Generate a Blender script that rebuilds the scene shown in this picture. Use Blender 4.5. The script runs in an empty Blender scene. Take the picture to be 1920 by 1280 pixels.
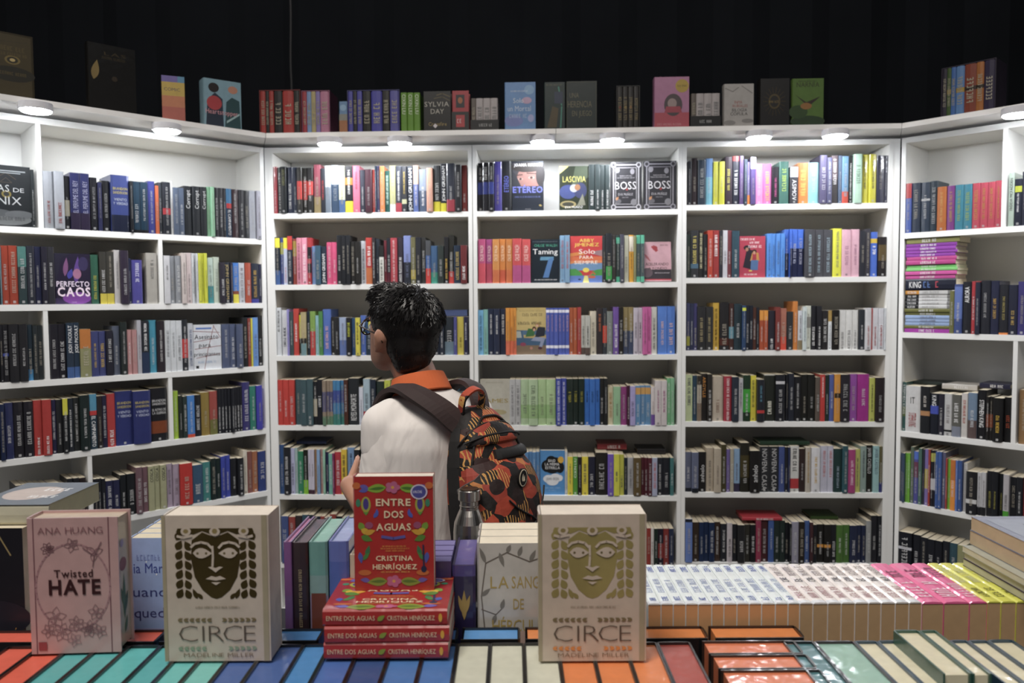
import bpy, bmesh, math, random
from mathutils import Vector, Matrix
R_ = random.Random(7)
scn = bpy.context.scene
col = scn.collection
# ------------------------------------------------------------------ camera, world, lights, exposure
F, YAW, PIT, ROL, DIST, EYE = 1459.12, -.04123, .05202, .00636, 3.55, 1.55
_cy, _sy, _cp, _sp = math.cos(YAW), math.sin(YAW), math.cos(PIT), math.sin(PIT)
FWD = Vector((_sy*_cp, _cy*_cp, -_sp)); R0 = Vector((_cy, -_sy, 0)); D0 = FWD.cross(R0)
CR = R0*math.cos(ROL) + D0*math.sin(ROL); CD = D0*math.cos(ROL) - R0*math.sin(ROL)
CAM = Vector((0, -DIST, EYE)); FH = Vector((_sy, _cy, 0))
cd = bpy.data.cameras.new('camera'); cam = bpy.data.objects.new('camera', cd); col.objects.link(cam)
mw = Matrix((CR, -CD, -FWD)).transposed().to_4x4(); mw.translation = CAM; cam.matrix_world = mw
cd.sensor_width = 36; cd.lens = F/1920*36; cd.clip_start = .05; cd.clip_end = 60
cd.dof.use_dof = True; cd.dof.focus_distance = 1.88; cd.dof.aperture_fstop = 4.0
scn.camera = cam
w = bpy.data.worlds.new('hall'); scn.world = w; w.use_nodes = True
w.node_tree.nodes['Background'].inputs[0].default_value = (.55, .6, .7, 1)
w.node_tree.nodes['Background'].inputs[1].default_value = .10
scn.view_settings.view_transform = 'Standard'; scn.view_settings.look = 'None'
scn.view_settings.gamma = 1; scn.view_settings.use_curve_mapping = False
scn.view_settings.exposure = 0.0
def area(name, loc, target, size, power, color, sy=None):
    l = bpy.data.lights.new(name, 'AREA'); l.energy = power; l.color = color; l.size = size
    if sy: l.shape = 'RECTANGLE'; l.size_y = sy
    o = bpy.data.objects.new(name, l); col.objects.link(o); o.location = loc
    o.rotation_euler = (Vector(target)-Vector(loc)).to_track_quat('-Z', 'Y').to_euler()
    return o
# lamps of the exhibition hall, high over the stand and over the aisle behind the photographer
area('hall_lamp_stand', (-1.3, -4.1, 6.2), (-.1, -1.6, 1.0), 1.6, 235, (1, .94, .87))
area('hall_lamps_aisle', (.6, -6.8, 7.0), (0, 0, 1.0), 3.0, 135, (1, .94, .87))
PUCK = 160.0                                                   # emission of the puck lamps' diffusers
# ------------------------------------------------------------------ helpers
q = math.sqrt(.5)
XL, XR = -1.2747, 1.5785
WALL = {'B': (Vector((0, 0, 0)), Vector((1, 0, 0)), Vector((0, 1, 0)), 0.0),
        'L': (Vector((XL, 0, 0)), Vector((q, q, 0)), Vector((-q, q, 0)), math.pi/4),
        'R': (Vector((XR, 0, 0)), Vector((q, -q, 0)), Vector((q, q, 0)), -math.pi/4)}
def ray(x, y): return FWD*F + CR*(x-960) + CD*(y-640)
def onwall(wl, x, y, off=0.):
    p, e, n, a = WALL[wl]; v = ray(x, y); t = ((p-CAM).dot(n)+off)/v.dot(n); X = CAM+v*t
    return (X-p).dot(e), X.z
def wpos(wl, s, dep, z):
    p, e, n, a = WALL[wl]; r = p+e*s+n*dep; return Vector((r.x, r.y, z))
def td(x, y, d):                       # photo point -> (u, z) on the table's cross plane at depth d
    v = ray(x, y); X = v*(d/v.dot(FH)); return X.dot(R0), X.z+EYE
def tz(x, y, z):                       # photo point -> (u, d) on a level plane
    v = ray(x, y); X = v*((z-EYE)/v.z); return X.dot(R0), X.dot(FH)
def tpos(u, d, z):
    r = CAM+R0*u+FH*d; return Vector((r.x, r.y, z))
TROT = -YAW
def lin(c): return c/12.92 if c <= .04045 else ((c+.055)/1.055)**2.4
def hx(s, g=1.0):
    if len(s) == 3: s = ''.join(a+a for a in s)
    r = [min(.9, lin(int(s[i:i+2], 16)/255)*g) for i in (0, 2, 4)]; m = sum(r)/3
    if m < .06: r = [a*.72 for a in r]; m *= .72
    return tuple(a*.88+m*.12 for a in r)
class MB:
    def __init__(s): s.v = []; s.f = []; s.c = []; s.m = []
    def face(s, pts, c, m=0):
        n = len(s.v); s.v += [tuple(p) for p in pts]; s.f.append(tuple(range(n, n+len(pts)))); s.c.append(c); s.m.append(m)
    def box(s, a, b, c, m=0, skip=()):
        x0, y0, z0 = a; x1, y1, z1 = b
        P = [(x0, y0, z0), (x1, y0, z0), (x1, y1, z0), (x0, y1, z0), (x0, y0, z1), (x1, y0, z1), (x1, y1, z1), (x0, y1, z1)]
        for k, i in (('-z', (3, 2, 1, 0)), ('+z', (4, 5, 6, 7)), ('-y', (0, 1, 5, 4)), ('+x', (1, 2, 6, 5)), ('+y', (2, 3, 7, 6)), ('-x', (3, 0, 4, 7))):
            if k not in skip: s.face([P[j] for j in i], c, m)
    def mesh(s, name, mats, smooth=False):
        me = bpy.data.meshes.new(name); me.from_pydata(s.v, [], s.f)
        at = me.color_attributes.new('Col', 'FLOAT_COLOR', 'CORNER'); L = []
        for f, c in zip(s.f, s.c): L += [c[0], c[1], c[2], 1.]*len(f)
        at.data.foreach_set('color', L)
        for m in mats: me.materials.append(m)
        me.polygons.foreach_set('material_index', s.m)
        if smooth: me.polygons.foreach_set('use_smooth', [True]*len(s.f))
        me.update(); return me
    def add(s, o, M):
        n = len(s.v); s.v += [tuple(M @ Vector(p)) for p in o.v]
        s.f += [tuple(i+n for i in f) for f in o.f]; s.c += o.c; s.m += o.m
def link(name, me, parent=None, M=None):
    o = bpy.data.objects.new(name, me); col.objects.link(o)
    if parent: o.parent = parent
    if M is not None: o.matrix_basis = M
    return o
def thing(name, label, cat, M=None, group=None):
    o = bpy.data.objects.new(name, None); col.objects.link(o); o.empty_display_size = .05
    if M is not None: o.matrix_basis = M
    return tag(o, label, cat, group)
def tag(o, label=None, cat=None, group=None, kind=None):
    if label: o['label'] = label
    if cat: o['category'] = cat
    if group: o['group'] = group
    if kind: o['kind'] = kind
    return o
def TR(loc, rz=0.): return Matrix.Translation(loc) @ Matrix.Rotation(rz, 4, 'Z')
# ------------------------------------------------------------------ materials (procedural)
def nodemat(name):
    m = bpy.data.materials.new(name); m.use_nodes = True; nt = m.node_tree
    return m, nt, nt.nodes['Principled BSDF']
def N(nt, t, **k):
    n = nt.nodes.new(t)
    for a, b in k.items():
        if a in n.inputs: n.inputs[a].default_value = b
        else: setattr(n, a, b)
    return n
def plain(name, c, rough=.5, spec=.5, metal=0., noise=0., scale=8., bump=0., bscale=80., coat=0.):
    m, nt, b = nodemat(name); L = nt.links
    b.inputs['Base Color'].default_value = (*c, 1); b.inputs['Roughness'].default_value = rough
    b.inputs['Specular IOR Level'].default_value = spec; b.inputs['Metallic'].default_value = metal
    b.inputs['Coat Weight'].default_value = coat
    tc = N(nt, 'ShaderNodeTexCoord')
    if noise:
        n = N(nt, 'ShaderNodeTexNoise', Scale=scale, Detail=4.); L.new(tc.outputs['Object'], n.inputs['Vector'])
        r = N(nt, 'ShaderNodeMapRange'); r.inputs[3].default_value = 1-noise; r.inputs[4].default_value = 1+noise
        L.new(n.outputs[0], r.inputs[0])
        mx = N(nt, 'ShaderNodeMix', data_type='RGBA', blend_type='MULTIPLY'); mx.inputs[0].default_value = 1
        mx.inputs[6].default_value = (*c, 1); L.new(r.outputs[0], mx.inputs[7]); L.new(mx.outputs[2], b.inputs['Base Color'])
    if bump:
        n = N(nt, 'ShaderNodeTexNoise', Scale=bscale, Detail=5.); L.new(tc.outputs['Object'], n.inputs['Vector'])
        u = N(nt, 'ShaderNodeBump', Strength=bump, Distance=.002); L.new(n.outputs[0], u.inputs['Height']); L.new(u.outputs[0], b.inputs['Normal'])
    return m
def colmat(name, rough, coat, bump, bscale, stripes=False):
    m, nt, b = nodemat(name); L = nt.links
    a = N(nt, 'ShaderNodeAttribute', attribute_name='Col'); tc = N(nt, 'ShaderNodeTexCoord')
    n = N(nt, 'ShaderNodeTexNoise', Scale=45., Detail=3.); L.new(tc.outputs['Object'], n.inputs['Vector'])
    r = N(nt, 'ShaderNodeMapRange'); r.inputs[3].default_value = .86; r.inputs[4].default_value = 1.12; L.new(n.outputs[0], r.inputs[0])
    mx = N(nt, 'ShaderNodeMix', data_type='RGBA', blend_type='MULTIPLY'); mx.inputs[0].default_value = 1
    L.new(a.outputs['Color'], mx.inputs[6]); L.new(r.outputs[0], mx.inputs[7]); L.new(mx.outputs[2], b.inputs['Base Color'])
    b.inputs['Roughness'].default_value = rough; b.inputs['Coat Weight'].default_value = coat; b.inputs['Coat Roughness'].default_value = .13
    h = N(nt, 'ShaderNodeTexNoise', Scale=bscale, Detail=2.); L.new(tc.outputs['Object'], h.inputs['Vector'])
    u = N(nt, 'ShaderNodeBump', Strength=bump, Distance=.004); L.new(h.outputs[0], u.inputs['Height'])
    if stripes:
        wv = N(nt, 'ShaderNodeTexWave', Scale=420., Distortion=1.5, bands_direction='X'); L.new(tc.outputs['Object'], wv.inputs['Vector'])
        u2 = N(nt, 'ShaderNodeBump', Strength=.25, Distance=.001); L.new(wv.outputs[0], u2.inputs['Height']); L.new(u2.outputs[0], b.inputs['Normal'])
    if coat > .5 or not stripes: L.new(u.outputs[0], b.inputs['Coat Normal' if coat > .5 else 'Normal'])
    return m
M_PRINT = colmat('printed_cover', .45, .2, .10, 40); M_PRINT.node_tree.nodes['Principled BSDF'].inputs['Specular IOR Level'].default_value = .35
M_WRAP = colmat('shrink_wrapped_cover', .4, .7, .55, 26)
M_PAGEW = colmat('wrapped_page_edges', .6, .7, .5, 30, True)
M_PAGE = colmat('paper_pages', .85, 0., .05, 30, True)
M_INK = colmat('printed_ink', .5, .15, .0, 30)
M_FOIL = plain('gold_foil', hx('8a7440'), .32, metal=.9, noise=.35, scale=14)
M_WHITE = plain('white_laminate', (.77, .77, .755), .42, noise=.03, scale=3, bump=.02, bscale=300)
M_CORN = plain('cornice_laminate', (.74, .73, .72), .5, noise=.04, scale=5)
M_BLACK = plain('black_curtain', (.006, .007, .009), .95, spec=.1, noise=.3, scale=2)
M_FLOOR = plain('dark_carpet', (.05, .05, .055), .95, spec=.1, noise=.3, scale=60, bump=.5, bscale=400)
M_TABLE = plain('dark_cloth', (.03, .03, .035), .9, spec=.2, noise=.2, scale=40)
M_HOUSE = plain('lamp_housing', (.62, .62, .66), .35)
def emis(name, c, s):
    m, nt, b = nodemat(name); b.inputs['Base Color'].default_value = (.8, .8, .8, 1)
    b.inputs['Emission Color'].default_value = (*c, 1); b.inputs['Emission Strength'].default_value = s; return m
M_LED = emis('led_diffuser', (.93, .96, 1), PUCK)
# ------------------------------------------------------------------ lettering
_g = {}
def glyph(ch, off=0.):
    if (ch, off) in _g: return _g[ch, off]
    c = bpy.data.curves.new('g', 'FONT'); c.body = ch; c.resolution_u = 2; c.offset = off
    o = bpy.data.objects.new('g', c); me = o.to_mesh()
    v = [(p.co.x, p.co.y) for p in me.vertices]; f = [tuple(p.vertices) for p in me.polygons]
    o.to_mesh_clear(); bpy.data.objects.remove(o); bpy.data.curves.remove(c)
    if v:
        x0 = min(a for a, b in v); v = [(a-x0, b) for a, b in v]; wd = max(a for a, b in v)
    else: wd = .22
    _g[ch, off] = (v, f, wd); return _g[ch, off]
KERN = {'RC': -.11, 'CE': -.03, 'LY': -.1, 'AV': -.1, 'AC': -.05, 'LT': -.08, 'AT': -.1, 'TA': -.1, 'AY': -.1, 'DA': -.03}
def textgeo(s, track=.09, off=0.):
    V = []; Fc = []; x = 0.; pc = ''
    for ch in s:
        x += KERN.get(pc+ch, 0.)+(.05 if 'I' in (pc, ch) and pc else 0.); pc = ch
        v, f, wd = glyph(ch, off); n = len(V); V += [(a+x, b) for a, b in v]; Fc += [tuple(i+n for i in k) for k in f]; x += wd+track
    return V, Fc, max(x-track, .01)
def put_text(mb, s, fn, u0, u1, v0, vh, c, off=0., track=.09):
    """stretch a line into the box u0..u1 with cap height vh on baseline v0; fn(u,v)->3D"""
    V, Fc, wd = textgeo(s, track, off); n = len(mb.v); cap = .69
    sx = (u1-u0)/wd
    mb.v += [tuple(fn(u0+a*sx, v0+b*vh/cap)) for a, b in V]
    for f in Fc: mb.f.append(tuple(i+n for i in f)); mb.c.append(c); mb.m.append(0)
def scribble(mb, fn, u0, u1, v0, vh, c, rnd):
    """small irregular strokes where the photo's lettering is too small to read"""
    u = u0; lw = vh*.62; st = vh*.17; k = 0; word = rnd.randint(3, 7)
    while u+lw < u1:
        if k == word: u += lw*.7; k = 0; word = rnd.randint(2, 8); continue
        kind = rnd.randint(0, 4)
        def r(a, b, c2, d): mb.face([fn(u+a*lw, v0+b*vh), fn(u+c2*lw, v0+b*vh), fn(u+c2*lw, v0+d*vh), fn(u+a*lw, v0+d*vh)], c)
        r(.08, 0, .30, 1)
        if kind in (0, 3): r(.55, 0, .78, 1)
        if kind in (0, 1, 4): r(.3, .42, .62, .58)
        if kind in (1, 2, 3): r(.3, .84, .74, 1)
        if kind in (1, 2, 4): r(.3, 0, .74, .16)
        u += lw; k += 1
# ------------------------------------------------------------------ the book: x thickness, y from spine to fore-edge, z height
CREAM = hx('d8cdb4')
def book_geo(t, wd, h, base, bands=(), hard=False, page=CREAM, rnd=R_, wrap=False):
    """-> (cover MB, pages MB)"""
    b = .003 if hard else .0004; rec = .004 if hard else .0008
    cv = MB(); zs = sorted({0., h, *[max(0, min(h, x[0]*h)) for x in bands], *[max(0, min(h, x[1]*h)) for x in bands]})
    bulge = min(.004, t*.12)
    pr = [(0, bulge), (.12*t, bulge*.25), (.5*t, 0), (.88*t, bulge*.25), (t, bulge)]
    for z0, z1 in zip(zs, zs[1:]):
        zm = (z0+z1)/2; c = base
        for lo, hi, cc in bands:
            if lo*h <= zm <= hi*h: c = cc
        for (xa, ya), (xb, yb) in zip(pr, pr[1:]): cv.face([(xa, ya, z0), (xb, yb, z0), (xb, yb, z1), (xa, ya, z1)], c)
    for z, k in ((h, 1), (0, -1)):
        pts = [(x, y, z) for x, y in pr]; pts = pts if k > 0 else pts[::-1]
        cv.face(pts, base)
    cv.box((0, bulge, 0), (b, wd, h), base); cv.box((t-b, bulge, 0), (t, wd, h), base)
    cv.face([(t-b, bulge+.0005, 0), (b, bulge+.0005, 0), (b, bulge+.0005, h), (t-b, bulge+.0005, h)], base)
    pg = MB(); pg.box((b+.0001, bulge+.0012, rec), (t-b-.0001, wd-rec, h-rec), page)
    return cv, pg
def spine_text(mb, t, h, lo, hi, c, s, down=False, rnd=R_, frac=.55):
    y = -.0007; vh = t*frac
    if s and s != '*':
        L = (hi-lo)*h; n = len(s)
    if down: fn = lambda u, v: (t/2+v-vh/2, y, hi*h-u)
    else: fn = lambda u, v: (t/2-(v-vh/2), y, lo*h+u)
    if s == '*' or not s: scribble(mb, fn, 0, (hi-lo)*h, 0, vh, c, rnd)
    else: put_text(mb, s.replace('_', ' '), fn, 0, (hi-lo)*h, 0, vh, c)
def cover_art(mb, ops, fn, W, Hh, g=1.0, lift=.0):
    """ops in fractions of the cover; fn(u,v,k) with k the print layer"""
    for k, o in enumerate(ops):
        c = hx(o[-1] if o[0] != 't' else o[5], g) if o[0] != 's' else hx(o[5], g)
        kk = k+1
        if o[0] == 'r':
            mb.face([fn(o[1]*W, o[2]*Hh, kk), fn(o[3]*W, o[2]*Hh, kk), fn(o[3]*W, o[4]*Hh, kk), fn(o[1]*W, o[4]*Hh, kk)], c)
        elif o[0] == 'e':
            n = 20; mb.face([fn((o[1]+o[3]*math.cos(a*2*math.pi/n))*W, (o[2]+o[4]*math.sin(a*2*math.pi/n))*Hh, kk) for a in range(n)], c)
        elif o[0] == 'p':
            mb.face([fn(u*W, v*Hh, kk) for u, v in o[1]], c)
        elif o[0] == 'l':                      # leaf from (u,v) to (u,v), half width
            (a, b2), (c2, d2), hw = o[1], o[2], o[3]; L = []
            dx, dy = (c2-a)*W, (d2-b2)*Hh; ln = math.hypot(dx, dy); nx, ny = -dy/ln*hw*W, dx/ln*hw*W
            for sgn in (1, -1):
                for i in range(0, 6):
                    tt = i/6 if sgn > 0 else 1-i/6; wv = math.sin(math.pi*tt**.8)*sgn
                    L.append((a*W+dx*tt+nx*wv, b2*Hh+dy*tt+ny*wv))
            mb.face([fn(u, v, kk) for u, v in reversed(L)], c)
        elif o[0] == 'k':                      # stroke polyline
            pts = o[1]; hw = o[2]*W
            for (a, b2), (c2, d2) in zip(pts, pts[1:]):
                x0, y0, x1, y1 = a*W, b2*Hh, c2*W, d2*Hh; ln = math.hypot(x1-x0, y1-y0) or 1; nx, ny = -(y1-y0)/ln*hw, (x1-x0)/ln*hw
                ex, ey = (x1-x0)/ln*hw*.5, (y1-y0)/ln*hw*.5
                mb.face([fn(x0-nx-ex, y0-ny-ey, kk), fn(x1-nx+ex, y1-ny+ey, kk), fn(x1+nx+ex, y1+ny+ey, kk), fn(x0+nx-ex, y0+ny-ey, kk)], c)
        elif o[0] == 't':                      # ('t',u0,u1,v0,vh,col,text)
            put_text(mb, o[6], lambda u, v: fn(u, v, kk), o[1]*W, o[2]*W, o[3]*Hh, o[4]*Hh, c, o[7] if len(o) > 7 else 0.)
        elif o[0] == 's':                      # ('s',u0,u1,v0,vh,col)
            scribble(mb, lambda u, v: fn(u, v, kk), o[1]*W, o[2]*W, o[3]*Hh, o[4]*Hh, c, R_)
STEP = .00001
def face_fn(t): return lambda u, v, k: (t+.0003+k*STEP, u, v)       # front cover (x=t side)
def top_fn(t): return lambda u, v, k: (-.0003-k*STEP, v, u)         # x=0 side, for books lying flat
def ROT(kind, t=0., h=0., wd=0.):
    if kind == 'spine': return Matrix.Identity(4)
    if kind == 'face': return Matrix.Rotation(-math.pi/2, 4, 'Z')
    if kind == 'flat': return Matrix.Translation((0, 0, t)) @ Matrix.Rotation(math.pi/2, 4, 'Y')
    if kind == 'up': return Matrix.Translation((0, 0, wd)) @ Matrix.Rotation(-math.pi/2, 4, 'X')
    if kind == 'away': return Matrix.Translation((t, wd, 0)) @ Matrix.Rotation(math.pi, 4, 'Z')
    if kind == 'side': return Matrix.Translation((wd, 0, 0)) @ Matrix.Rotation(math.pi/2, 4, 'Z')   # spine at right, cover to the viewer
def make_book(name, label, M, t, wd, h, base, bands=(), texts=(), hard=False, page=CREAM, wrap=False, art=None, artside='face', group=None, cat='book', g=1.0, foil=None):
    root = thing(name, label, cat, M, group)
    cv, pg = book_geo(t, wd, h, base, bands, hard, page)
    link('cover', cv.mesh('cover', [M_WRAP if wrap else M_PRINT]), root)
    link('page_block', pg.mesh('page_block', [M_PAGEW if wrap and hard else M_PAGE]), root)
    tx = MB()
    for a in texts: spine_text(tx, t, h, *a)
    if tx.f: link('spine_lettering', tx.mesh('spine_lettering', [M_INK]), root)
    if art:
        am = MB(); fn = face_fn(t) if artside == 'face' else top_fn(t)
        if artside == 'face': cover_art(am, art, fn, wd, h, g)
        else: cover_art(am, art, fn, h, wd, g)
        link('cover_print', am.mesh('cover_print', [M_INK]), root)
    if foil:
        am = MB(); cover_art(am, foil, face_fn(t), wd, h, 1); link('foil_print', am.mesh('foil_print', [M_FOIL]), root)
    return root
def cname(hexs):
    if len(hexs) == 3: hexs = ''.join(a+a for a in hexs)
    import colorsys
    r, g, b = [int(hexs[i:i+2], 16)/255 for i in (0, 2, 4)]; h, s, v = colorsys.rgb_to_hsv(r, g, b); h *= 360
    if v < .22: return 'black'
    if s < .16: return 'white' if v > .74 else 'pale grey' if v > .58 else 'grey' if v > .36 else 'charcoal'
    d = 'dark ' if v < .42 else 'pale ' if (v > .62 and s < .38) else ''
    for lim, n in ((14, 'red'), (40, 'orange' if v > .62 and s > .5 else 'brown'), (66, 'yellow' if v > .6 and s > .5 else 'olive' if v < .6 else 'beige'), (160, 'green'), (196, 'teal'), (250, 'blue'), (292, 'purple'), (340, 'pink'), (361, 'red')):
        if h < lim: return d+n
ORD = 'first second third fourth fifth sixth seventh eighth ninth tenth eleventh twelfth thirteenth fourteenth fifteenth sixteenth seventeenth eighteenth nineteenth twentieth'.split()
def ordn(i):
    if i < 20: return ORD[i]
    n = i+1; tens = {2: 'twenty', 3: 'thirty', 4: 'forty'}[n//10]
    return {20: 'twentieth', 30: 'thirtieth', 40: 'fortieth'}[n] if n % 10 == 0 else tens+'-'+ORD[n % 10-1]
# ------------------------------------------------------------------ the setting
def slab(name, pts, z0, z1, m, parent=None):
    b = MB(); n = len(pts); c = (1, 1, 1)
    b.face([(x, y, z1) for x, y in pts], c); b.face([(x, y, z0) for x, y in reversed(pts)], c)
    for i in range(n):
        (x0, y0), (x1, y1) = pts[i], pts[(i+1) % n]; b.face([(x0, y0, z0), (x1, y1, z0), (x1, y1, z1), (x0, y0, z1)], c)
    return link(name, b.mesh(name, [m]), parent)
def boxo(name, a, b, m, parent=None, M=None):
    k = MB(); k.box(a, b, (1, 1, 1)); return link(name, k.mesh(name, [m]), parent, M)
tag(boxo('floor', (-6, -8, -.05), (6, 2.6, 0), M_FLOOR), kind='structure')
def curtain(name, x0, y0, x1, y1, h):
    b = MB(); n = 90; L = math.hypot(x1-x0, y1-y0); nx, ny = -(y1-y0)/L, (x1-x0)/L
    P = []
    for i in range(n+1):
        t = i/n; a = .03*math.sin(i*1.9)+.015*math.sin(i*.7); P.append((x0+(x1-x0)*t+nx*a, y0+(y1-y0)*t+ny*a))
    for (ax, ay), (bx, by) in zip(P, P[1:]): b.face([(ax, ay, 0), (bx, by, 0), (bx, by, h), (ax, ay, h)], (1, 1, 1))
    for (ax, ay), (bx, by) in zip(P, P[1:]): b.face([(ax+nx*.02, ay+ny*.02, h), (bx+nx*.02, by+ny*.02, h), (bx+nx*.02, by+ny*.02, 0), (ax+nx*.02, ay+ny*.02, 0)], (1, 1, 1))
    return tag(link(name, b.mesh(name, [M_BLACK], True)), kind='structure')
curtain('wall_back', -5.5, 1.6, 5.5, 1.6, 5.0)
curtain('wall_left', -5.5, -7, -5.5, 1.6, 5.0)
curtain('wall_right', 5.5, 1.6, 5.5, -7, 5.0)
# ------------------------------------------------------------------ bookcases
ZB = [1.9576, 1.6314, 1.3036, .9793, .6541, .3289]
ZC = [z+.0172 for z in ZB]
ZL = [1.8396, 1.5482, 1.258, .9666, .6754, .384]
ZR = [1.838, 1.3994, .9572, .6376, .33]
PT, BT, DEP, UT, CZ0, CZ1 = .018, .024, .26, 2.256, 2.270, 2.291
def bookcase(label, wl, s0, s1, zs, dividers):
    M = TR(wpos(wl, 0, 0, 0), WALL[wl][3])
    r = thing('bookcase', label, 'bookcase', M)
    boxo('side_panel', (s0-PT, 0, 0), (s0, DEP, UT), M_WHITE, r); boxo('side_panel', (s1, 0, 0), (s1+PT, DEP, UT), M_WHITE, r)
    boxo('back_panel', (s0-PT, DEP, 0), (s1+PT, DEP+.008, CZ0), M_WHITE, r)
    boxo('top_panel', (s0, .001, UT-.024), (s1, DEP, UT), M_WHITE, r)
    for z in zs: boxo('shelf', (s0, .0005, z-BT), (s1, DEP, z), M_WHITE, r)
    boxo('plinth', (s0, .02, 0), (s1, .04, .09), M_WHITE, r); boxo('shelf', (s0, .0005, .09), (s1, DEP, .108), M_WHITE, r)
    for s, zb, zt in dividers: boxo('divider', (s-.008, .001, zb), (s+.008, DEP, zt), M_WHITE, r)
    return r
bookcase('white bookcase behind the boy, with a shelf of red and black spines below', 'B', -1.2389, -.3414, ZB, [])
bookcase('middle white bookcase of the back wall, with face-out covers on its top shelf', 'B', -.3026, .6045, ZB, [])
bookcase('white bookcase at the right end of the back wall, above the pink books', 'B', .6414, 1.5309, ZC, [])
bookcase('long white bookcase angled along the left side, with staggered dividers', 'L', -1.95, -.022, ZL,
         [(-.903, ZL[0], UT-.024), (-.469, ZL[1], ZL[0]-BT), (-.901, ZL[2], ZL[1]-BT), (-.445, ZL[3], ZL[2]-BT), (-.765, ZL[4], ZL[3]-BT), (-1.5, ZL[3], ZL[2]-BT)])
bookcase('white bookcase angled along the right side, holding the flat stack of paperbacks', 'R', .024, 1.6, ZR,
         [(.4066, ZR[0], UT-.024), (.455, ZR[1]-.4422+BT, ZR[1]-BT) if 0 else (.462, ZR[2], ZR[1]-BT), (.40, ZR[4], ZR[3]-BT), (1.0, ZR[1], ZR[0]-BT)])
def post(label, pts): tag(slab('corner_post', pts, 0, UT, M_WHITE), label, 'post')
post('narrow white filler post in the left corner between bookcases', [(XL-.001, .002), (-1.2574, .002), (-1.2574, .1), (XL-.02, .1)])
post('narrow white filler post in the right corner between bookcases', [(1.5495, .002), (XR+.001, .002), (XR+.02, .1), (1.5495, .1)])
tn = math.tan(math.radians(22.5)); f_, bk = -.145, .275; xm = .055
def p2(v): return (v.x, v.y)
def corn(label, pts): tag(slab('top_board', pts, CZ0, CZ1, M_CORN), label, 'board')
corn('white top board over the left half of the back wall', [(XL-f_*tn+.001, f_), (xm-.001, f_), (xm-.001, bk), (XL-bk*tn+.001, bk)])
corn('white top board over the right half of the back wall', [(xm+.001, f_), (XR+f_*tn-.001, f_), (XR+bk*tn-.001, bk), (xm+.001, bk)])
corn('white top board running along the left angled bookcase', [p2(wpos('L', -2.0, f_, 0)), (XL-f_*tn-.001, f_), (XL-bk*tn-.001, bk), p2(wpos('L', -2.0, bk, 0))])
corn('white top board running along the right angled bookcase', [(XR+f_*tn+.001, f_), p2(wpos('R', 1.65, f_, 0)), p2(wpos('R', 1.65, bk, 0)), (XR+bk*tn+.001, bk)])
# ------------------------------------------------------------------ puck lamps under the top boards
def lathe(prof, n=32, c=(1, 1, 1), close=True):
    b = MB()
    for (r0, z0), (r1, z1) in zip(prof, prof[1:]):
        for i in range(n):
            a, e = 2*math.pi*i/n, 2*math.pi*(i+1)/n
            P = [(r0*math.cos(a), r0*math.sin(a), z0), (r0*math.cos(e), r0*math.sin(e), z0), (r1*math.cos(e), r1*math.sin(e), z1), (r1*math.cos(a), r1*math.sin(a), z1)]
            if r0 < 1e-6: P = [P[0], P[2], P[3]]
            elif r1 < 1e-6: P = P[:3]
            b.face(P, c)
    return b
hm = lathe([(0, 0), (.053, 0), (.055, -.002), (.055, -.025), (.053, -.027), (.048, -.027), (.048, -.024), (0, -.024)]).mesh('housing', [M_HOUSE], True)
dm = lathe([(.0478, -.0245), (.0478, -.0305), (.045, -.0325), (.035, -.0335), (0, -.034)]).mesh('diffuser', [M_LED], True)
PK = [(67, 209, 'round white puck lamp under the left top board, nearest the photo edge'), (313, 247, 'round white puck lamp under the left top board, below the yellow box'),
      (618, 272, 'round white puck lamp below the lilac boxed set'), (750, 271, 'round white puck lamp below the blue and black boxed set'),
      (1017, 268, 'round white puck lamp below the pale blue book'), (1148, 265, 'round white puck lamp below the black boxed set with rings'),
      (1423, 260, 'round white puck lamp below the marbled white book'), (1566, 257, 'round white puck lamp right of the green book'),
      (1908, 217, 'round white puck lamp under the right top board')]
def puck(p, lab):
    r = thing('puck_lamp', lab, 'lamp', Matrix.Translation((p.x, p.y, CZ0)), 'puck lamps under the top boards')
    link('housing', hm, r); link('diffuser', dm, r)
for x, y, lab in PK:
    v = ray(x, y); puck(CAM+v*((CZ0-.030-EYE)/v.z), lab)
puck(wpos('L', -1.45, -.075, 0), 'round white puck lamp at the far left end of the left top board')
puck(wpos('R', .95, -.075, 0), 'round white puck lamp at the far right end of the right top board')
# thin cable hanging in front of the black curtain
def tube(pts, r, c=(1, 1, 1), n=8, b=None, rr=None):
    b = b or MB(); P = [Vector(p) for p in pts]; rings = []
    for i, p in enumerate(P):
        t = (P[min(i+1, len(P)-1)]-P[max(i-1, 0)]).normalized()
        a = t.orthogonal().normalized() if i == 0 else (a0-t*a0.dot(t)).normalized()
        a0 = a; bb = t.cross(a); ra = rr[i] if rr else r
        rings.append([p+(a*math.cos(2*math.pi*k/n)+bb*math.sin(2*math.pi*k/n))*ra for k in range(n)])
    for A, B in zip(rings, rings[1:]):
        for k in range(n): b.face([A[k], A[(k+1) % n], B[(k+1) % n], B[k]], c)
    b.face(list(reversed(rings[0])), c); b.face(rings[-1], c); return b
s0, z0 = onwall('B', 541, 5, .9); pts = []
for i in range(14):
    t = i/13; s, z = onwall('B', 541+3*math.sin(t*5)+10*t*t, 0-60+230*t, .9); pts.append((s, .9, z if i < 13 else 2.2))
for i in range(1, 8): pts.append((pts[-1][0]+.01, .9, 2.2-.3*i))
pts[0] = (pts[0][0], .9, 4.6)
tag(link('cable', tube(pts, .006).mesh('cable', [plain('grey_cable', (.012, .012, .014), .7)], True)), 'thin grey cable hanging in front of the black curtain', 'cable')
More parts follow.
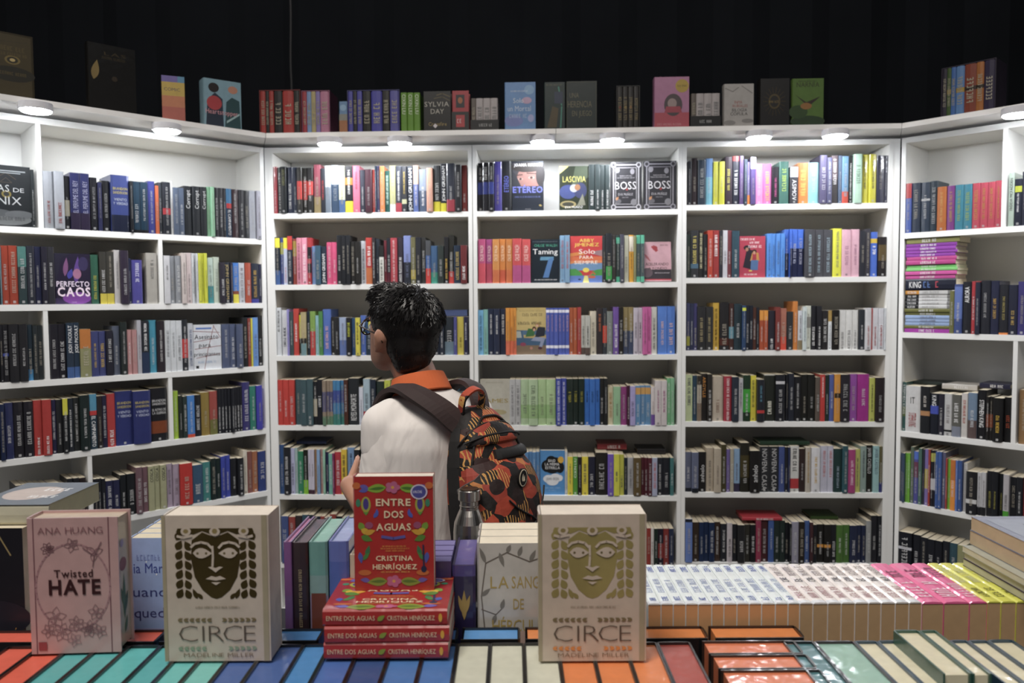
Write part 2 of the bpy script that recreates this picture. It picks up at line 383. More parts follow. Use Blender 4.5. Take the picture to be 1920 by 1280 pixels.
# ------------------------------------------------------------------ display table and riser
TM = TR(CAM-Vector((0, 0, EYE)), TROT)                       # table frame: x = u, y = d
tb = thing('display_table', 'long dark display table under the foreground books', 'table', TM)
boxo('tabletop', (-1.15, 1.10, .715), (1.3, 1.66, .75), M_TABLE, tb)
for u in (-1.1, 1.2):
    for d in (1.13, 1.58): boxo('leg', (u, d, 0), (u+.05, d+.05, .715), M_TABLE, tb)
boxo('apron', (-1.1, 1.14, .64), (1.25, 1.155, .715), M_TABLE, tb); boxo('apron', (-1.1, 1.60, .64), (1.25, 1.615, .715), M_TABLE, tb)
rs = thing('display_riser', 'low dark riser box under the second row of table books', 'riser', TM @ Matrix.Translation((0, 0, .75)))
RZ = .89
boxo('top_panel', (-1.1, 1.335, .125), (1.27, 1.65, .14), M_TABLE, rs); boxo('front_panel', (-1.1, 1.335, 0), (1.27, 1.35, .125), M_TABLE, rs); boxo('back_panel', (-1.1, 1.635, 0), (1.27, 1.65, .125), M_TABLE, rs)
# ------------------------------------------------------------------ books on the shelves
# one line per book: left right top (in the measured crop) colour, then =lo,hi,colour bands and "up / 'down lettering
ROWS = {}
ROWS['A1'] = '''@500 290 5.12
47 97 112 c23a48 ".05,.5,f3d8dc,*
100 135 115 3a4048 ".1,.9,e8e8e8,*
135 190 115 1c2328 ".6,.95,8a8a50,*
190 245 118 2a3350 ".1,.7,ddd,*
245 290 118 3a4660
290 340 122 33322f =.3,.7,c8332e
340 385 122 33322f =.3,.72,c8332e
385 440 122 2d2c2c =.4,.7,c8332e
445 515 92 8f4352 =0,.34,9c8a5e
515 558 130 30343f ".3,.75,c83a3a,*
558 610 104 d9dfe6 =0,.55,7a8694
610 688 97 c5d4e6 =0,.6,3d5878
688 748 104 dfe2c0 =0,.28,4a6da0
748 825 108 23222a =0,.25,efe21a =.6,.75,d8842c ".4,.95,fff,*
825 893 104 e56f8e ".5,.9,8a2a4a,*
893 945 145 3f4254
945 1012 140 5a2c3e
1012 1035 140 b5433c
@690 290 5.12
42 75 103 2f5068 ".1,.9,eee,*
75 112 103 4b4a74
112 155 108 ef8d4b
155 203 150 2f6b62 ".2,.9,dfe,*
203 262 100 c9c888 =0,.18,e8e8e8
262 322 108 3f4452 =0,.2,b23a4a ".25,.9,fff,*
322 370 110 3a3c45 =.18,.28,c8c8a0 ".4,.9,e0c040,*
370 432 104 343b4a ".05,.95,fff,JOHN_GRISHAM
432 482 100 e8b79a =0,.6,5a70b0
482 562 135 8f9db2 =0,.5,4a5a74 ".15,.6,fff,*
562 622 128 e0a58c
622 695 100 3a3d40 =0,.22,efe21a
695 752 82 2a2f3c =0,.18,efe21a ".22,.95,fff,JOHN_GRISHAM
755 835 82 2f3648 =0,.25,b23a4a
835 897 95 2b2c33
897 947 95 9c3a38 ".2,.4,fff,*'''
ROWS['A2'] = '''@500 290 5.12
58 122 790 26303f =.78,.98,f2e41c =0,.3,3a5a90
122 158 795 3a4a86 =.65,.9,a8a830
158 196 797 b8c0d8 =.77,1,f2e41c ".05,.4,c05050,*
196 244 780 2e3848 =.72,1,c23830
245 285 805 8c3a30 =.62,.95,a88c38
285 330 797 d8889c ".1,.9,803050,*
330 387 795 e090a8 ".05,.9,fff0f4,*
387 425 795 a83038 =.25,.45,26262c =.55,.8,26262c
425 467 875 6a88b8
467 517 872 3a5a70
517 572 878 2c3a4a ".05,.8,fff,JOHN_GRISHAM
572 625 838 d04a78
625 671 838 d04a78
672 720 773 24262c
720 760 773 24262c
760 803 773 26282e
805 850 832 2a2826
850 897 832 2a2826
900 950 825 b8bcc4 ".1,.85,444,*
950 1014 795 b83a34 =0,.35,c06a3a ".4,.85,fff,*
@690 290 5.12
42 70 795 3a3438
70 105 805 343c48
105 150 870 2a2a2a =0,.7,d0d0c8 ".1,.65,333,*
150 175 820 6a2a34
175 215 795 2a2c34 =0,.25,5a2030
215 278 797 a83a44 ".05,.95,e8d8d8,*
280 335 790 3a3440 ".05,.6,ddd,*
340 408 775 7a88c0 =0,.45,2f3440
408 455 790 6a6644 =.1,.3,a89848
455 505 790 2e3038
505 552 790 383838
552 598 820 4a4c50 =0,.35,c03a34 =.35,.65,3a5a90
600 668 872 3a5a80 =0,.3,3a8a78
668 725 872 38423f
730 770 788 26262a ".1,.55,d8b040,*
770 821 768 2e2e2a =0,.25,c23a34
822 890 868 2a3a50 ".1,.9,c8b060,*
890 950 868 6a2a2c ".1,.5,fff,*'''
ROWS['A3'] = '''@505 560 5.12
55 110 85 c8ccd0 ".5,.95,666,*
110 168 108 c4c6ca ".2,.65,333a4a,*
168 188 100 8a84c0
188 228 125 3a4a4c
228 278 95 b83c34 ".3,.7,fff,*
278 299 135 3a3a2c =.4,.95,c8c030
299 352 128 a89a70 =0,.28,6a8a90 =.28,.4,2a2a2a
352 388 122 2a3440
388 438 120 7a9a4a =0,.55,b03a3a
438 472 160 8ab8c0
472 510 120 4a8048
510 585 100 4a68b0 ".15,.65,e8b0b0,*
585 625 178 302e2c
625 670 178 2c2c2e
670 738 178 9aaac8 =0,.4,5a70a8
740 790 182 26262a ".5,.9,c8d030,*
790 828 182 2a4a70
828 870 182 cfc43a ".3,.9,333,*
872 922 160 4a68b8
922 985 178 2a3c50
985 1020 200 3a48a0
# 705 832 592
@820 560 8
105 245 270 343c44 =0,.35,6a8090
245 292 270 4a4a88
292 395 270 c8b84a ".2,.5,7a6a20,*
395 458 270 2a2a50 ".4,.85,fff,*'''
ROWS['A4'] = '''@505 560 5.12
70 128 778 b83830
128 185 778 b83830
185 242 778 b83830
242 300 775 3c5258
300 362 775 3c5258
362 420 770 3f565c ".05,.2,ccc,*
420 455 795 2a2c30 =.2,.6,b8b09a
455 510 775 24262c ".4,.65,ddd,*
510 545 785 8a7a68 =0,.2,5a7a60 =.3,.75,4a4a70
545 577 785 8a7a68 =0,.2,5a7a60 =.3,.75,4a4a70
577 608 785 8a7a68 =0,.2,5a7a60 =.3,.75,4a4a70
608 642 785 3a7aa8 =0,.25,3a7a70 =.5,.78,3a4a90
642 678 785 3a7aa8 =0,.25,3a7a70 =.5,.78,3a4a90
678 712 785 3a7aa8 =0,.25,3a7a70 =.5,.78,3a4a90
712 752 778 5a3428
752 858 765 2e3236 ".1,.66,ddd,REYES_MONFORTE
858 900 850 c8ccd8
900 965 770 9ab0bc =0,.3,b03a44
965 1020 775 2a3444
@620 500 2.56
220 256 550 2c3a34
258 286 545 b8c040
# 733 876 712'''
ROWS['A5'] = '''@510 810 8.535
95 185 205 2c4a78
190 290 240 26282e
295 360 260 a8aac8 ".2,.7,445,*
360 405 255 9ab0b0
405 498 310 2f7a5a
498 572 285 24261e =0,.32,7ab02a
572 622 280 b8b4c4 =0,.1,4a2a3c ".4,.7,555,*
622 675 280 b8b4c4 =0,.1,4a2a3c ".4,.7,555,*
675 715 280 8a6a4a
715 765 280 7a9ac0
765 812 280 a07a74
812 850 280 8ab8a0
850 905 320 2a2a50
905 970 345 6aa898
970 1000 335 7a2a5a
1000 1105 320 a8303c
1105 1195 280 d0b02a ".4,.9,333,*
1198 1315 255 7090b8 ".3,.9,334,*
1315 1405 280 2a2c30
1405 1500 250 24241f
# 688 876 845'''
ROWS['A6'] = '''@0 0 1
# 527 876 966'''
ROWS['B1'] = '''@885 290 5.12
55 103 75 1c1c28 =.35,.6,2a3a90 ".65,.95,ddd,*
103 160 75 1c1c28 =.35,.6,2a3a90 ".65,.95,ddd,*
160 210 75 1c1c28 =.35,.6,2a3a90 ".65,.95,ddd,*
210 285 65 4a40a0
285 372 58 22242e ".38,.7,6a78e8,ETÉREO
378 688 58 FETEREO
838 1121 104 FLASCIVIA
@1080 290 5.12
123 183 92 3a4a4c ".1,.45,fff,*
183 232 92 3a4a4c ".1,.45,fff,*
232 280 92 3a4a4c ".1,.45,fff,*
280 328 92 3a4a4c ".1,.45,fff,*
332 635 65 FBOSS
650 968 55 FBOSS2'''
ROWS['B2'] = '''@885 290 5.12
60 128 808 b84a7a =0,.45,c84a5a ".5,.85,f4d8d0,CHLOE_WALSH
132 195 810 a84a88 =0,.45,b84a60 ".5,.85,f4d8d0,CHLOE_WALSH
197 260 808 d08a40 =0,.3,c86a3a ".5,.85,f8e0c0,CHLOE_WALSH
262 323 806 d88438 =0,.3,c8583a ".5,.85,f8e0c0,CHLOE_WALSH
327 388 806 c87a34 =0,.3,c8683a ".5,.85,f8e0c0,CHLOE_WALSH
390 476 803 c8484c =0,.4,b04a80 ".5,.85,f4d8d0,CHLOE_WALSH
479 560 808 c84a4c =0,.4,b04a80 ".5,.85,f4d8d0,CHLOE_WALSH
565 840 810 FTAMING
845 893 772 7aa0c0 ".3,.9,c05a5a,*
893 938 772 7aa0c0 ".3,.9,c05a5a,*
940 1252 778 FSOLO
@1080 290 5.12
256 288 775 3a3c40
288 345 755 2e3238 =.05,.33,3a9a4a
345 387 765 4a4644
387 423 770 3c4a48 =.82,.95,4aa888 =0,.12,4aa888
423 462 762 4a4a58
462 508 772 b8b8a4
512 555 768 dda32c =.65,.97,e0d8c8
555 580 775 8a8a60
580 622 770 4a5a5c =.82,1,5ab898 =0,.12,5ab898
622 655 770 4a5a5c =.82,1,5ab898 =0,.12,5ab898
660 925 832 FACELERANDO'''
ROWS['B3'] = '''@885 560 5.12
60 108 108 6aa8d0 ".1,.9,35607a,*
108 153 103 7ab0a8
153 210 95 2a3450 ".45,.88,f0f0f0,*
210 267 95 2a3450 ".45,.88,f0f0f0,*
267 325 95 2a3450 ".45,.88,f0f0f0,*
325 362 88 d89030 =0,.3,d86a4a
362 395 88 d89030 =0,.3,d86a4a
395 425 88 d89030 =0,.3,d86a4a
426 711 85 FSOFA
712 750 88 4a5cb0 =.9,.96,e8e8f4 =.14,.2,e8e8f4 ".5,.86,c8a0b0,*
750 788 88 4a5cb0 =.9,.96,e8e8f4 =.14,.2,e8e8f4 ".5,.86,c8a0b0,*
788 826 88 4a5cb0 =.9,.96,e8e8f4 =.14,.2,e8e8f4 ".5,.86,c8a0b0,*
826 862 88 4a5cb0 =.9,.96,e8e8f4 =.14,.2,e8e8f4 ".5,.86,c8a0b0,*
862 898 88 4a5cb0 =.9,.96,e8e8f4 =.14,.2,e8e8f4 ".5,.86,c8a0b0,*
898 934 88 4a5cb0 =.9,.96,e8e8f4 =.14,.2,e8e8f4 ".5,.86,c8a0b0,*
935 975 85 b05a34
975 1010 85 b05a34
@1080 560 5.12
15 50 80 a83a38
50 90 160 b8b8b0 =0,.18,5a4a44 ".25,.75,444,*
90 136 160 b8b8b0 =0,.18,5a4a44 ".25,.75,444,*
137 197 118 c8c0ac
200 258 88 3a3234 ".5,.9,c87040,*
258 298 88 3c4048 =.25,.62,c83c28
298 355 120 7a807c
358 412 78 6a4a98 ".15,.65,fff,*
412 455 85 2c2824
455 505 80 8a7a50 =0,.5,3c4660
505 553 80 8a7a50 =0,.5,3c4660
553 598 85 b8b0bc ".35,.7,444,*
598 641 85 b8b0bc ".35,.7,444,*
642 685 78 c05a98
685 725 78 c05a98
725 783 78 c4c4bc ".1,.8,555,*
788 875 72 4a78c8 ".2,.7,e0b8b0,*
875 955 72 4a78c8 ".2,.7,e0b8b0,*'''
ROWS['B4'] = '''@885 560 5.12
75 360 775 FJAMES
361 415 775 b0b0b0 ".2,.9,777,*
415 467 775 b0b0b0 ".2,.9,777,*
467 545 775 a8c098 =.15,.45,90b078
545 632 775 a8c098 =.15,.45,90b078
632 715 775 a8c490 =.15,.45,90b478
715 803 775 a8c490 =.15,.45,90b478
808 855 765 3a48a0 ".1,.95,dde,*
857 908 765 3a48a0 ".1,.95,dde,*
908 968 770 24342f ".5,.75,a8a030,*
968 1024 770 24342f ".5,.75,a8a030,*
@1080 560 5.12
28 82 768 24342f ".5,.75,a8a030,*
82 132 768 2a68b8 ".5,.75,1c2c50,*
132 182 768 2a68b8 ".5,.75,1c2c50,*
182 230 768 2a68b8 ".5,.75,1c2c50,*
230 270 765 2a2c2c
270 305 765 2a2c2c
307 360 850 c8c0a0 ".2,.9,a87830,*
360 431 845 90b890
432 490 845 8a3a78
490 517 830 4a2038
518 570 838 a098c8
570 620 835 5a88b0 =.78,.95,c89850
620 668 835 5a88b0 =.78,.95,c89850
668 720 835 5a88b0 =.78,.95,c89850
722 759 845 d0c8c8 =0,.28,6a4a98
760 818 785 c4bcbc ".3,.8,a05080,*
818 873 785 c4bcbc ".3,.8,a05080,*
877 910 762 6aa878
910 948 762 7ab088'''
ROWS['B5'] = '''@0 0 1
# 896 963 842
@960 810 5.121
25 74 200 2c4038
75 120 245 24282c
125 160 190 5080b0
160 197 190 5080b0
197 230 190 5080b0
230 265 190 5080b0
268 508 180 FESTRELLA
510 534 190 c4c8cc
535 585 240 d8c830 ".3,.85,555,*
585 632 240 5aa03a ".45,.95,fff,CIXIN_LIU
632 671 240 2c2420
672 732 238 d8c830 ".3,.85,555,*
733 800 240 2a2c40
805 918 200 2c2a26
920 977 210 6a50b0
978 1032 210 c8c838 ".35,.6,555,*
1032 1077 218 b0b040 ".2,.5,555,*
1078 1112 250 2a3440
1112 1168 248 a0a0a4
1168 1240 245 5a4a2c
1240 1272 245 5a2430
1272 1305 245 5a2430
1305 1345 245 5a2430
1345 1395 245 9aa0b8 ".2,.9,c05a4a,*
1395 1450 248 2a2c34
1450 1520 248 24262e
1520 1555 248 3a6a6a'''
ROWS['B6'] = '''@0 0 1
# 897 1211 986
@960 810 5.121
1295 1335 925 8a3028
1335 1364 925 c8c4c0
1365 1400 925 203028
1400 1455 930 2a2030 =.2,.6,802a28
1455 1510 930 7a2c28
1510 1555 930 2a3450'''
ROWS['C1'] = '''@1280 280 5.12
52 89 112 2a2c38
90 150 78 3a2c34
150 224 98 34465a
225 297 82 6a98d0 =0,.6,7ac0d8
298 350 115 dcdc30
350 405 115 dcdc30
408 480 68 4a3a48 ".3,.8,e0d860,*
480 548 62 30344a =.9,1,c83a3a ".2,.75,fff,*
548 588 62 6a5088
588 621 95 3a5068
622 650 118 7a6ab0 =0,.22,ef8a3a
650 703 75 5a4a88 =.75,1,e8e0f0
704 780 135 ee8ac4
780 861 135 e070b8 ".1,.9,f0d060,*
862 929 165 2a2430 ".2,.72,e060a8,*
930 1020 115 4a7a70 ".3,.9,c0e060,*
@1475 280 5.122
35 114 165 4a4a54 =.72,1,c8ccd8 '.1,.65,fff,ASIMOV
115 217 125 f08a3a ".2,.9,f8d060,*
218 316 122 90d0d8
318 388 55 5a5478
388 434 80 5a5a80
435 502 55 6a5a60 =0,.5,4a4648 ".4,.95,fff,*
505 537 55 5a6a84
538 599 65 6a98c0 =0,.25,d8503a
600 644 55 26262a ".1,.85,fff,*
645 727 45 c0e4cc ".4,.8,6a8a74,*
727 797 45 e8e020 ".3,.9,5a5a50,*
797 866 45 e8e020 ".3,.9,5a5a50,*
868 944 55 3a3a5a
945 1015 55 3a3a5a'''
ROWS['C2'] = '''@1280 280 5.12
45 79 815 2c3a34
80 155 775 3a3c40 =.2,.3,4a6a80 ".3,.9,d8c860,*
155 204 775 2c2c2c ".2,.95,e8e0b0,*
205 243 812 2e2e32
245 290 775 b8402c
290 354 775 9c3434 '.4,.9,fff,*
355 388 775 3a3a44
388 432 775 c8c8d0
432 475 775 7a3c44
475 547 780 2f4a58
548 800 830 FPARAISO
815 862 805 4a8ad8
862 902 805 4a8ad8
902 945 805 4a8ad8
945 984 805 4a8ad8
985 1028 765 3a68c0 =0,.5,1c2440
@1475 280 5.122
6 50 765 3a6ad0 =0,.6,222a50
50 108 765 3a6ad0 =0,.6,222a50
108 170 765 3a6ad0 =0,.6,222a50
175 270 768 48484e ".1,.9,9ab0bc,*
272 362 768 48484e ".1,.9,9ab0bc,*
362 449 768 48484e ".1,.9,9ab0bc,*
450 534 758 e0e030 ".2,.95,777,*
535 626 768 d8a8b8 ".25,.72,a87890,*
627 709 765 d8a8b8 ".25,.72,a87890,*
710 764 780 30323c
765 812 760 44424c
815 885 790 4068c8 =.75,.85,d8b830 ".5,.72,fff,*
888 974 838 2a2426 =.4,.8,5a4a28
975 1010 838 3a3a40'''
ROWS['C3'] = '''@1280 550 5.12
40 71 90 3a3c5a =.1,.3,8a8a30
72 107 95 343a58
108 142 95 3c3a66 ".1,.5,a8a890,*
143 219 125 343436 ".2,.8,a89a70,*
220 297 128 383838 ".2,.8,a89a70,*
298 357 90 c09a2c ".1,.9,4a3a10,*
360 450 85 2c2a2c =.1,.25,5a2c24
450 496 95 4a2c26 =.25,.5,5a8a9a
498 571 98 2c3f48
572 607 115 2c4468 =.88,.95,c8d030
608 641 115 242834
642 677 115 242834
678 711 135 5a3428
712 741 132 2a2c34
742 781 162 a84a28 =.75,1,d89030
782 821 162 a84a28 =.75,1,d89030
822 891 165 302c38 ".05,.3,fff,*
892 938 130 7a3430
940 1000 142 a86a58 =0,.32,d84a34
@1475 550 5.122
5 66 175 3a3c40
68 111 75 c87a30
112 154 165 c8ccd4 =0,.25,8a7a5a ".3,.9,666,*
155 191 125 c8d4d4 ".2,.9,567,*
192 239 118 c4c8bc =.5,.75,8a8a84
240 294 118 2a2a30 ".1,.55,fff,*
295 341 120 2a2a30 ".1,.55,fff,*
342 404 165 302e30
405 441 162 d8dce0 =.72,1,a88a4a ".1,.65,777,*
442 511 160 24201e
512 575 158 d0d0ce ".1,.5,888,*
575 638 158 d0d0ce ".1,.5,888,*
638 699 158 d0d0ce ".1,.5,888,*
700 754 155 30343c
755 811 138 c4c4c8 ".1,.6,b04a4a,*
812 827 140 a8302c
828 884 140 c8c8ce ".1,.6,b04a4a,*
885 937 140 c8c8ce ".1,.6,b04a4a,*
938 964 140 c4c8cc ".2,.8,444,*
965 990 140 c4c8cc ".2,.8,444,*'''
ROWS['C4'] = '''@1280 550 5.12
32 96 780 b0bc90 '.3,.93,445,*
97 142 790 2c4458
143 184 790 b0a898 =.8,1,3a342c =0,.4,7a6a5a
185 239 772 2c2826 '.5,.93,d89030,ARGYLLE
240 286 775 34302c
290 396 800 b4a898 ".2,.5,8a6a5a,*
400 473 795 9c2c3c '.05,.95,e8d0d0,*
475 539 800 303846
540 581 815 b4b4b8 '.3,.9,555,*
582 654 785 26402a =.2,.7,3a9a34 '.1,.6,ccc,*
655 713 790 d8cc30 '.3,.9,554,*
714 787 825 2a2c34 =.2,.27,b83030 '.45,.85,5a90a8,*
788 897 780 2c302a =.98,1,c8c8c0 ".15,.45,e8e8d8,*
897 984 780 22242c =.8,.86,c0c0c4
@1475 550 5.122
0 24 780 1e2028
25 77 770 2c303c
78 144 800 1e1e22
145 209 780 22221f
210 279 780 22221f
280 324 805 5a5048
325 372 780 b8342f '.5,.95,fff,*
373 414 785 2a3a34
415 459 780 4a5898
460 514 775 c8882c =.5,.6,3a2c18
515 607 778 302c34 '.2,.8,999,*
608 684 775 8a4498
685 794 775 96207c =0,1,962080
795 851 812 b0b450 '.2,.85,443,*
852 975 808 2e2426 '.2,.6,999,*'''
ROWS['C5'] = '''@1275 800 4.922
50 109 235 5a6078 =0,.1,20242e
110 171 235 5a6078 =0,.1,20242e
172 245 235 242222 ".25,.68,ccc,anhelo
246 315 200 a89c8a
315 380 200 a89c8a
382 430 165 4a4428
431 465 210 6a5a98
466 498 205 9a9484
499 558 205 7a98b8 =0,.2,3a3450
560 644 150 2a2820 =.3,.75,4a4224
645 738 220 22201f ".25,.66,ccc,anhelo
740 829 185 2e3034 '.05,.95,bbb,NOVENA_CASA
830 917 185 2e3034 '.05,.95,bbb,NOVENA_CASA
918 971 185 3a4a80
972 1000 190 262830
@1470 800 4.922
30 60 190 2c3458
61 143 180 c4c4c0 =.08,.3,a82c30 '.4,.95,333,*
145 202 205 3a2a28
203 250 190 a8a094 '.2,.9,b08a3a,*
255 338 195 c8c8cc '.2,.8,c8a030,*
345 410 180 b0b0c0 '.3,.9,c07070,*
410 462 180 b0b0c0 '.3,.9,c07070,*
465 540 205 26403f '.1,.6,9ab,*
541 591 175 2c5058
592 659 210 98386c '.15,.75,e8c8d8,*
660 711 210 a8aa58 '.1,.8,665,*
712 767 180 80938c '.3,.9,445,*
768 827 175 262620 '.4,.95,ccc,JAVIER_CASTILLO
828 884 178 8ab0b0 '.4,.95,567,JAVIER_CASTILLO
885 945 185 5a5434 =0,.22,2a3068'''
ROWS['C6'] = '''@1275 800 4.922
50 114 850 5a74b0 =.93,1,20242c
115 179 885 3a2c22
180 224 885 1e3054
225 269 885 1e3054
270 321 885 1e3054
322 377 885 3f2d24
378 436 900 26282f
437 484 890 b0a8ac '.1,.6,555,*
485 531 905 24262c
532 599 905 262628
600 649 905 34322c
650 700 905 1c1c1e
703 751 870 8a2c48
752 819 870 4a2628
820 871 870 34508a
872 924 870 22302c
925 974 870 22302c
975 1009 890 1e2026
@1470 800 4.922
18 69 890 1e2026
70 134 875 8a8898
135 189 875 2c2620
190 239 870 3a558a
240 267 880 4a2c30
268 307 905 1e1e24
308 374 905 22201e =.4,.48,c88a30
375 436 905 22201e =.4,.48,c88a30
437 486 905 1e1e24
487 549 910 44682a
550 611 910 3f6428
612 679 915 242c4a
680 721 915 242c4a
722 761 915 242c4a
762 807 870 8a8c8c
808 869 825 24242a
870 928 825 22242a'''
ROWS['L1'] = '''@0 300 4.573
-160 268 40 FONIX
270 300 80 30383c
375 460 92 b8bcc4 ".1,.5,b04a4a,*
465 550 98 b8bcc4 ".1,.5,b04a4a,*
552 604 135 26262c =.25,.55,b0a890
605 690 108 33387a =0,.3,3a2c50 ".3,.86,b8b8d8,EL_PERFUME_DEL_REY
690 770 115 33387a =0,.3,3a2c50 ".3,.86,b8b8d8,EL_PERFUME_DEL_REY
780 840 148 22222c
846 880 190 34386a
882 950 175 1f2028
955 1110 130 3a4a90 =0,.3,1c2648 h.74,d8c860,BRANDON h.67,d8c860,SANDERSON h.55,d0d8e8,VIENTO h.48,d0d8e8,Y_VERDAD
1115 1140 180 20242c
@240 300 4.571
22 105 182 1f4660 =.0,.06,18181c
106 176 188 1f4660 =.0,.06,18181c
178 238 180 3a4094
239 269 218 d86a3a
270 300 190 4a5058
300 370 188 2c2f3c =.38,.5,b8303a
371 392 180 d8d8d8
393 440 235 5a6880
440 489 238 5a6880
490 559 220 30343a ".55,.92,e8e8e8,Corrupt
560 627 225 30343a ".55,.92,e8e8e8,Corrupt
628 679 230 30343a ".55,.92,e8e8e8,Corrupt
680 712 228 a0d8b0
712 741 230 a0d8b0
742 784 235 34343c
785 819 238 34343c
820 847 240 34343c
848 892 245 3a7aa8 =.6,.7,c83030 =0,.6,2c3f5c '.05,.56,fff,EL_CAMPAMENTO
893 954 250 4a2c34
955 1003 255 34343c
1004 1045 260 30343a
1046 1104 262 b8bcc8
1105 1160 265 c0c0d0'''
ROWS['L2'] = '''@0 300 4.573
-120 -60 735 24262c
-58 -2 735 2c303c
0 12 740 5a7a84
13 77 732 9c3a24
78 153 732 9c3a24
155 230 740 34474a =.65,1,4a7a74
232 298 735 303440
298 358 740 2c3050
360 409 740 2a2838
410 470 742 34343c
475 783 800 FCAOS
787 855 810 2c5a48 ".1,.6,c8c040,*
862 919 785 44423c =0,.2,c8b83a
920 984 785 44423c =0,.2,c8b83a
985 1034 770 b8b4b4
1035 1104 775 3a3044
1105 1131 840 343a5c
@240 300 4.571
38 128 855 4a4694 '.45,.93,d8d8f0,*
165 258 795 a8a49c ".5,.9,666,*
310 361 818 c8c8cc ".5,.8,555,*
362 412 820 8a8e94
412 461 820 8a8e94
462 500 795 c4b8b4
500 549 795 c8b8b8
550 570 798 c4c8cc
570 590 798 c4c8cc
590 607 798 c4c8cc
608 633 798 c8cc30
633 658 798 c8cc30
658 684 798 c8cc30
685 741 835 b0c4b8 =0,.38,3a8a90
742 789 830 b4c0b0
790 834 875 34303c
835 884 875 2c3444 '.1,.95,c8b070,JOHN_GRISHAM
885 902 876 34344a
903 957 880 3a78c8 =0,.22,d8cc38 =.22,.3,8a4a30
958 1011 880 b8bcc4
1012 1059 880 a84a34
1060 1127 885 2f3648 =0,.1,3a3a90 ".15,.85,c8a040,*
1128 1165 890 2c2f50'''
ROWS['L3'] = '''@0 560 4.13
-110 -50 200 28242c
-48 0 200 26262a
1 21 200 24242a
22 69 198 24242a =.45,.5,3a4aa0
70 145 195 28282c
147 214 195 28282c
215 259 200 2c3c48 =0,.2,3a80b0
260 297 205 2c3438
298 338 205 2c3438
388 454 195 24222c
455 517 195 24222c
518 571 185 2a3c50 =0,.2,3a5a90 ".45,.95,fff,JODI_PICOULT
572 621 183 2a3c50 =0,.2,3a5a90 ".45,.95,fff,JODI_PICOULT
622 709 235 8a8a60 =.6,1,b8702c
710 769 250 3a4070 ".2,.75,c8a850,*
770 826 250 3a4070 ".2,.75,c8a850,*
828 879 245 2a2a38
880 937 210 50586a
938 987 180 26302f
988 1029 240 b08080
1030 1068 240 b08080
@240 560 4.13
68 106 165 a8a8b0
108 169 170 2c3038 =0,.4,2a3c5c '.4,.95,e8e8e8,*
170 229 165 3a8aa4
230 291 172 302830
292 334 168 c4c8cc
335 379 168 c4c8cc
380 424 168 c4c8cc
425 470 160 2c3038 =.25,.62,c03030
471 512 190 b8bcc4 ".1,.9,4a5a80,*
514 730 200 FASESINATO
735 794 195 4a5470
795 844 195 4a5470
845 892 195 4a5470
893 934 145 26282c
935 957 150 8a3c34
958 969 150 d0c838
970 1011 145 6090d0
1012 1060 130 2c2c2e'''
ROWS['L4'] = '''@0 560 4.13
-110 -62 815 8a3430
-60 -1 815 2c2c30
0 36 815 1f2c50
37 106 805 2a3260
110 189 800 24222a
190 264 795 24222a
265 329 785 a83430 ".05,.35,eee,*
330 399 780 a83430 ".05,.35,eee,*
400 439 782 2c2a4a
440 486 780 2a2c30
487 526 772 26282c =.7,1,c8c430
527 571 770 2a3038 ".1,.8,eee,*
572 621 765 2c3030
622 694 745 22302f
695 754 738 2c4454 =.7,1,4a8aa8 =.62,.7,b83030 '.05,.6,fff,EL_CAMPAMENTO
755 794 752 2f2828
795 834 750 2a2844
835 898 735 a83434 ".05,.35,eee,*
900 1033 715 28306a h.76,c8b860,BRANDON h.69,c8b860,SANDERSON h.59,c0c8e0,VIENTO h.52,c0c8e0,Y_VERDAD
@240 560 4.13
40 176 712 28306a h.76,c8b860,BRANDON h.69,c8b860,SANDERSON h.59,c0c8e0,VIENTO h.52,c0c8e0,Y_VERDAD
180 310 690 1f2026 =.15,.38,7a3c1c h.74,d0d0d0,BRANDON h.68,d0d0d0,SANDERSON h.57,d0d0d0,EL_RITMO_DE h.51,d0d0d0,LA_GUERRA
358 399 715 98b830
400 431 750 2c3430
432 464 755 34423f
465 521 748 3a7ac0 =0,.08,c84a2a
522 574 745 22242a
575 639 725 8a7434
640 699 715 98443c =0,.35,6a6a34
700 728 695 20222a ".1,.6,d8d8d8,*
728 752 694 20222a ".1,.6,d8d8d8,*
752 776 692 20222a ".1,.6,d8d8d8,*
776 800 690 20222a ".1,.6,d8d8d8,*
800 824 688 20222a ".1,.6,d8d8d8,*
824 848 686 20222a ".1,.6,d8d8d8,*
848 872 683 20222a ".1,.6,d8d8d8,*
872 891 680 20222a ".1,.6,d8d8d8,*
892 949 645 34306a
950 997 675 2c7868
998 1041 670 3a38a0
1042 1080 692 a8a4d0'''
ROWS['L5'] = '''@0 820 3.692
120 165 335 2a2a30
166 205 334 8a7a68
206 228 333 2c2420
230 270 335 5a4a80
270 310 333 5a4a80
312 350 330 6a5a98
352 428 322 2a2c34
430 471 330 b0acb0 '.2,.9,333,*
472 514 285 24262c
515 554 280 22242a
555 603 278 2c1f20
650 680 285 22242c
680 710 285 22242c
710 737 285 22242c
738 789 300 2a2c50
790 838 295 2a2c50
840 884 260 202428
885 942 250 202428
943 987 205 6a5058
988 1031 205 6a4c54
1032 1074 200 9a9a78 ".65,.95,333,COSCA
1075 1114 195 9a9a78 ".65,.95,333,COSCA
1115 1157 190 9a9a78 ".65,.95,333,COSCA
1158 1204 185 9a8a9c
1205 1249 185 9a8a9c
1250 1334 178 b02a24
1335 1409 190 34506a
1410 1463 170 3a7a78
1465 1500 145 20302f
1500 1534 145 20302f
1535 1564 130 34409a
1565 1604 125 34409a
1605 1649 145 22242a
1650 1689 140 22242a
1690 1719 90 c8c0b0
1720 1756 98 7a4a44
1757 1794 98 9a6040
1795 1855 95 2a3a70'''
